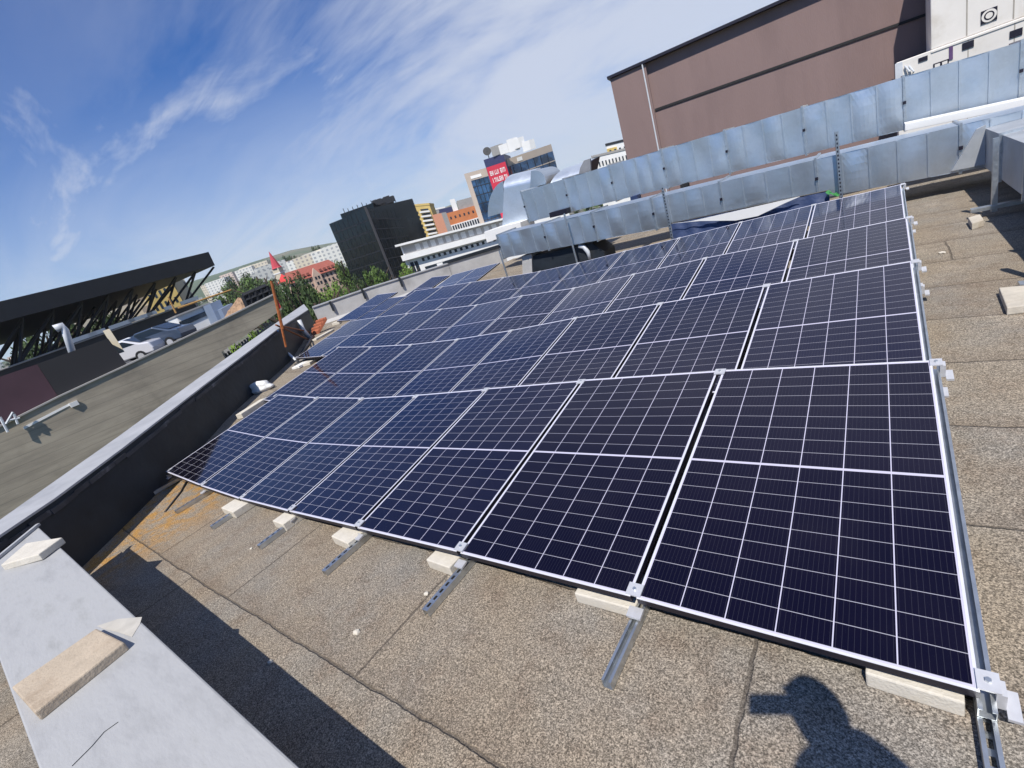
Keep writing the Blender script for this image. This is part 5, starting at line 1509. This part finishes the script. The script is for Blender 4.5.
for k in range(2):
    for a_, b_ in (((243+k*12, 296-k*5), (254+k*12, 291-k*5)), ((243+k*12, 296-k*5), (248+k*12, 307-k*5)), ((248+k*12, 307-k*5), (259+k*12, 302-k*5)), ((254+k*12, 291-k*5), (259+k*12, 302-k*5)), ((248+k*12, 293.5-k*5), (253+k*12, 304.5-k*5)), ((245+k*12, 301-k*5), (257+k*12, 296-k*5))):
        mb = MB(); mb.tube([dpt(*a_, 1), dpt(*b_, 1)], .16, 5); put(mb.build('bar', DGR, None), cg)
    hprism('mesh_sheet', [(244+k*12, 296-k*5), (254+k*12, 291.5-k*5), (258+k*12, 301-k*5), (249+k*12, 306-k*5)], 1.3, .04, mat('grey_mesh', (.20, .20, .21), .7), cg)
OCH = mat('ochre_steel', (.36, .20, .06), .7)
jb_ = thing('crane_boom', 'long ochre beam lying above the white hut on the deck', 'beam', tuple(dpt(195, 302, 12)))
mb = MB(); mb.tube([dpt(178, 308, 12), dpt(231, 290, 12)], .08, 6); put(mb.build('beam', OCH, None), jb_)
mb = MB(); mb.tube([dpt(168, 297, 12), dpt(176, 313, 12)], .06, 6); put(mb.build('mast', OCH, None), jb_)
mb = MB(); p_, q_ = dpt(106, 336, 3), dpt(118, 354, 3); mb.obox(p_, q_-p_, Vector((.3, .25, 0)), Vector((0, 0, .30))); tag(mb.build('leaning_board', CRM, None), 'cream board standing behind the black screen', 'board')
chm = thing('vent_chimney', 'bent pale metal vent pipe behind the black screen', 'pipe', tuple(dpt(70, 355, 5)))
mb = MB(); mb.tube([dpt(74, 358, 5), dpt(65, 330, 5), dpt(62, 326, 5), dpt(55, 329, 5)], [.17, .17, .2, .22], 8); put(mb.build('pipe', M['pvc'], None, True), chm)
# yard with plants under the deck edge
yd = lambda px, py, z: at_z(px, py, z)
for i, (px, py, d) in enumerate([(216, 352, 33.6), (228, 344, 34.0), (240, 336, 34.5), (253, 328, 35.0), (265, 320, 35.6)]):
    t = pp(px, py, d); tree(t.x, t.y, STREET, t.z-STREET, 1.25, 'bright' if i % 2 else 'mid', 'green treetop below the deck edge, %s' % ['leftmost of five', 'second from the left of five', 'middle one of five', 'second from the right of five', 'rightmost of five'][i], 'tree', 'trees under the deck edge', 'tree', .3)
yr = thing('yard_fence', 'pale slatted fence glimpsed below the deck edge', 'fence', tuple(pp(240, 340, 52)))
y0, y1 = pp(212, 358, 36.5), pp(268, 318, 38)
for k in range(22):
    p_ = y0.lerp(y1, k/21); mb = MB(); mb.cbox(p_-Vector((0, 0, .9)), .16, .06, 1.3, .4); put(mb.build('slat', GRY, None), yr)
for dz_ in (-1.2, -.5):
    mb = MB(); mb.tube([y0+Vector((0, 0, dz_)), y1+Vector((0, 0, dz_))], .08, 5); put(mb.build('rail', GRY, None), yr)
deck2 = MB(); 
# black canopy on V columns
cR, cL = at_d(208, 252, 88), at_d(-70, 318, 76)
cz = (cR.z+cL.z)/2
cn = Vector((cR.y-cL.y, cL.x-cR.x, 0)).normalized()
if cn.dot(CAM-cR) < 0: cn = -cn
ca = thing('canopy', 'huge flat black canopy roof on slanting steel columns behind the deck', 'canopy', ((cR.x+cL.x)/2-cn.x*20, (cR.y+cL.y)/2-cn.y*20, STREET))
top = lambda t, off, dz_: cL.lerp(cR, t)-cn*off+Vector((0, 0, dz_))
TH = 2.1
mb = MB(); mb.prism([top(0, 0, -TH), top(1, 0, -TH), top(1.003, 0, 0), top(0, 0, 0)], -cn*42); put(mb.build('roof_slab', DGR, None), ca)
pr_, pl_ = at_d(196, 301, 88), at_d(-70, 395, 76)
pt0 = lambda t, off: pl_.lerp(pr_, t)-cn*off
for row_ in range(3):
    nn = 10
    for k in range(nn):
        t = 1-(k+.35)/nn*1.0; o_ = 1.5+row_*13
        base = pt0(t, o_); 
        for s_ in (-.52, .40):
            tp_ = top(t+s_/nn*1.1+.02, o_+(.0 if row_ else .4), -TH-.05)
            mb = MB(); mb.tube([base, tp_], .17, 6); put(mb.build('slanting_column', DGR, None), ca)
mb = MB(); a_, b_ = pl_-cn*0.6, pr_-cn*.6
mb.prism([Vector((a_.x, a_.y, STREET)), Vector((b_.x, b_.y, STREET)), b_, a_], -cn*40); put(mb.build('podium', DGR, None), ca)
mb = MB(); mb.tube([a_+cn*.2, b_+cn*.2], .10, 5); put(mb.build('podium_rail', GRY, None), ca)
for k in range(7):
    p_ = a_.lerp(b_, .42+k*.085); mb = MB(); mb.obox(p_+cn*.25+Vector((0, 0, .15)), (b_-a_).normalized()*random.uniform(1.2, 3.5), -cn*.15, Vector((0, 0, .5))); put(mb.build('white_panel', PLW, None), ca)
far_block(118, 283, 160, 26, 8, FM[1], 'yellowish block of flats seen through the canopy columns', None, 12, R(80))
A, B = pp(135, 281, 150), pp(164, 268, 150)
yb2 = Bld('apartment_building', 'ochre block of flats seen between the right hand canopy columns', 'building', A, B, 12, STREET, A.z, B.z, YEL, roofm=YEL); yb2.windows(5, 5, .5, yb2.w-.5, .5, .98, .45, .5, GL)
for i, (px, py) in enumerate([(20, 325), (45, 317), (70, 308), (92, 300)]):
    ptree(px, py, 142+i*3, 5.0, 'dark', 'dark tree behind the canopy columns, %s' % ['leftmost of four', 'second from the left of four', 'third from the left of four', 'rightmost of four'][i], None, 'tree', 'trees behind the canopy', .05)
# ------------------------------------------------------------------ the photographer, whose shadow falls on the felt
def person():
    root = thing('person', 'person in dark clothes taking the photograph, seen only as a shadow on the felt', 'person', (.15, -1.5, -.135))
    V = [(.17, -1.43, .84), (.14, -1.38, 1.02), (.09, -1.30, 1.19), (.05, -1.27, 1.30), (.01, -1.24, 1.44),
         (.12, -1.20, 1.31), (-.04, -1.36, 1.33),
         (.12, -1.12, 1.15), (.02, -1.54, 1.12), (-.04, -1.21, 1.50), (.06, -1.52, .90),
         (.26, -1.40, .80), (.08, -1.52, .80), (.28, -1.40, .36), (.08, -1.53, .36), (.29, -1.43, -.06), (.08, -1.56, -.06), (.21, -1.33, -.105), (.0, -1.46, -.105)]
    E_ = [(0, 1), (1, 2), (2, 3), (3, 4), (3, 5), (3, 6), (5, 7), (7, 9), (6, 8), (8, 10), (0, 11), (0, 12), (11, 13), (12, 14), (13, 15), (14, 16), (15, 17), (16, 18)]
    rad = [.15, .145, .16, .15, .082, .08, .08, .055, .055, .04, .04, .10, .10, .075, .075, .055, .055, .045, .045]
    me = bpy.data.meshes.new('body'); me.from_pydata(V, E_, []); o = bpy.data.objects.new('body', me); COL.objects.link(o)
    sk = o.modifiers.new('skin', 'SKIN')
    for i, r_ in enumerate(rad): me.skin_vertices[0].data[i].radius = (r_, r_)
    me.skin_vertices[0].data[0].use_root = True
    ss = o.modifiers.new('sub', 'SUBSURF'); ss.levels = 2; ss.render_levels = 2
    me.materials.append(mat('dark_cloth', (.03, .035, .05), .9)); put(o, root)
    bm = bmesh.new(); bmesh.ops.create_uvsphere(bm, u_segments=20, v_segments=14, radius=1)
    for v in bm.verts: v.co = Vector((v.co.x*.078, v.co.y*.098*(1.0 if v.co.y < 0 else .96), v.co.z*.125*(1 if v.co.z > 0 else 1.05)))
    me = bpy.data.meshes.new('head'); bm.to_mesh(me); bm.free(); me.materials.append(mat('skin', (.45, .27, .19), .6))
    h = bpy.data.objects.new('head', me); h.location = (.0, -1.26, 1.57); h.rotation_euler = (R(-10), 0, R(42)); COL.objects.link(h)
    for p in me.polygons: p.use_smooth = True
    put(h, root)
    mb = MB(); bm = bmesh.new(); bmesh.ops.create_uvsphere(bm, u_segments=16, v_segments=10, radius=1)
    for v in bm.verts: v.co = Vector((v.co.x*.082, v.co.y*.100-.010, max(v.co.z, -.1)*.125+.010))
    me = bpy.data.meshes.new('hair'); bm.to_mesh(me); bm.free(); me.materials.append(mat('dark_hair', (.02, .015, .012), .8))
    hr = bpy.data.objects.new('hair', me); hr.location = h.location; hr.rotation_euler = h.rotation_euler; COL.objects.link(hr); put(hr, root)
    for (w_, s_) in (((-.04, -1.20, 1.51), 1), ((.06, -1.52, .90), -1)):
        for f in range(5):
            a_ = Vector(w_); t = Vector((-.055+.012*f, -.015+.005*f, .05+.012*f)) if s_ > 0 else Vector((-.02+.008*f, .01+.006*f, -.08)); mb = MB()
            mb.tube([a_, a_+t*.6, a_+t+Vector((-.01, .0, .02))], [.012, .010, .007], 7); put(mb.build('finger', bpy.data.materials['skin'], None, True), root)
    return root
person()
ph = MB(); c = CAM-FWD*.030
ph.obox(c-RIGHT*.03-UPV*.062, RIGHT*.148, UPV*.072, -FWD*.008)
tag(ph.build('phone', M['darkframe'], None, bevel=.003), 'black phone held out in both hands by the photographer', 'phone')

# ------------------------------------------------------------------ the air over the town
hz = MB(); hz.box(-2760, 2760, -2760, 2760, STREET-1, 190)
HZ = bpy.data.materials.new('haze_air'); HZ.use_nodes = True
nt = HZ.node_tree; nt.nodes.remove(nt.nodes['Principled BSDF'])
pv = N(nt, 'ShaderNodeVolumePrincipled'); pv.inputs['Color'].default_value = (.97, .98, 1.0, 1); pv.inputs['Density'].default_value = 0.00013
nt.links.new(pv.outputs[0], nt.nodes['Material Output'].inputs['Volume'])
tag(hz.build('haze', HZ, None), 'thin summer haze over the town', None, None, 'stuff')
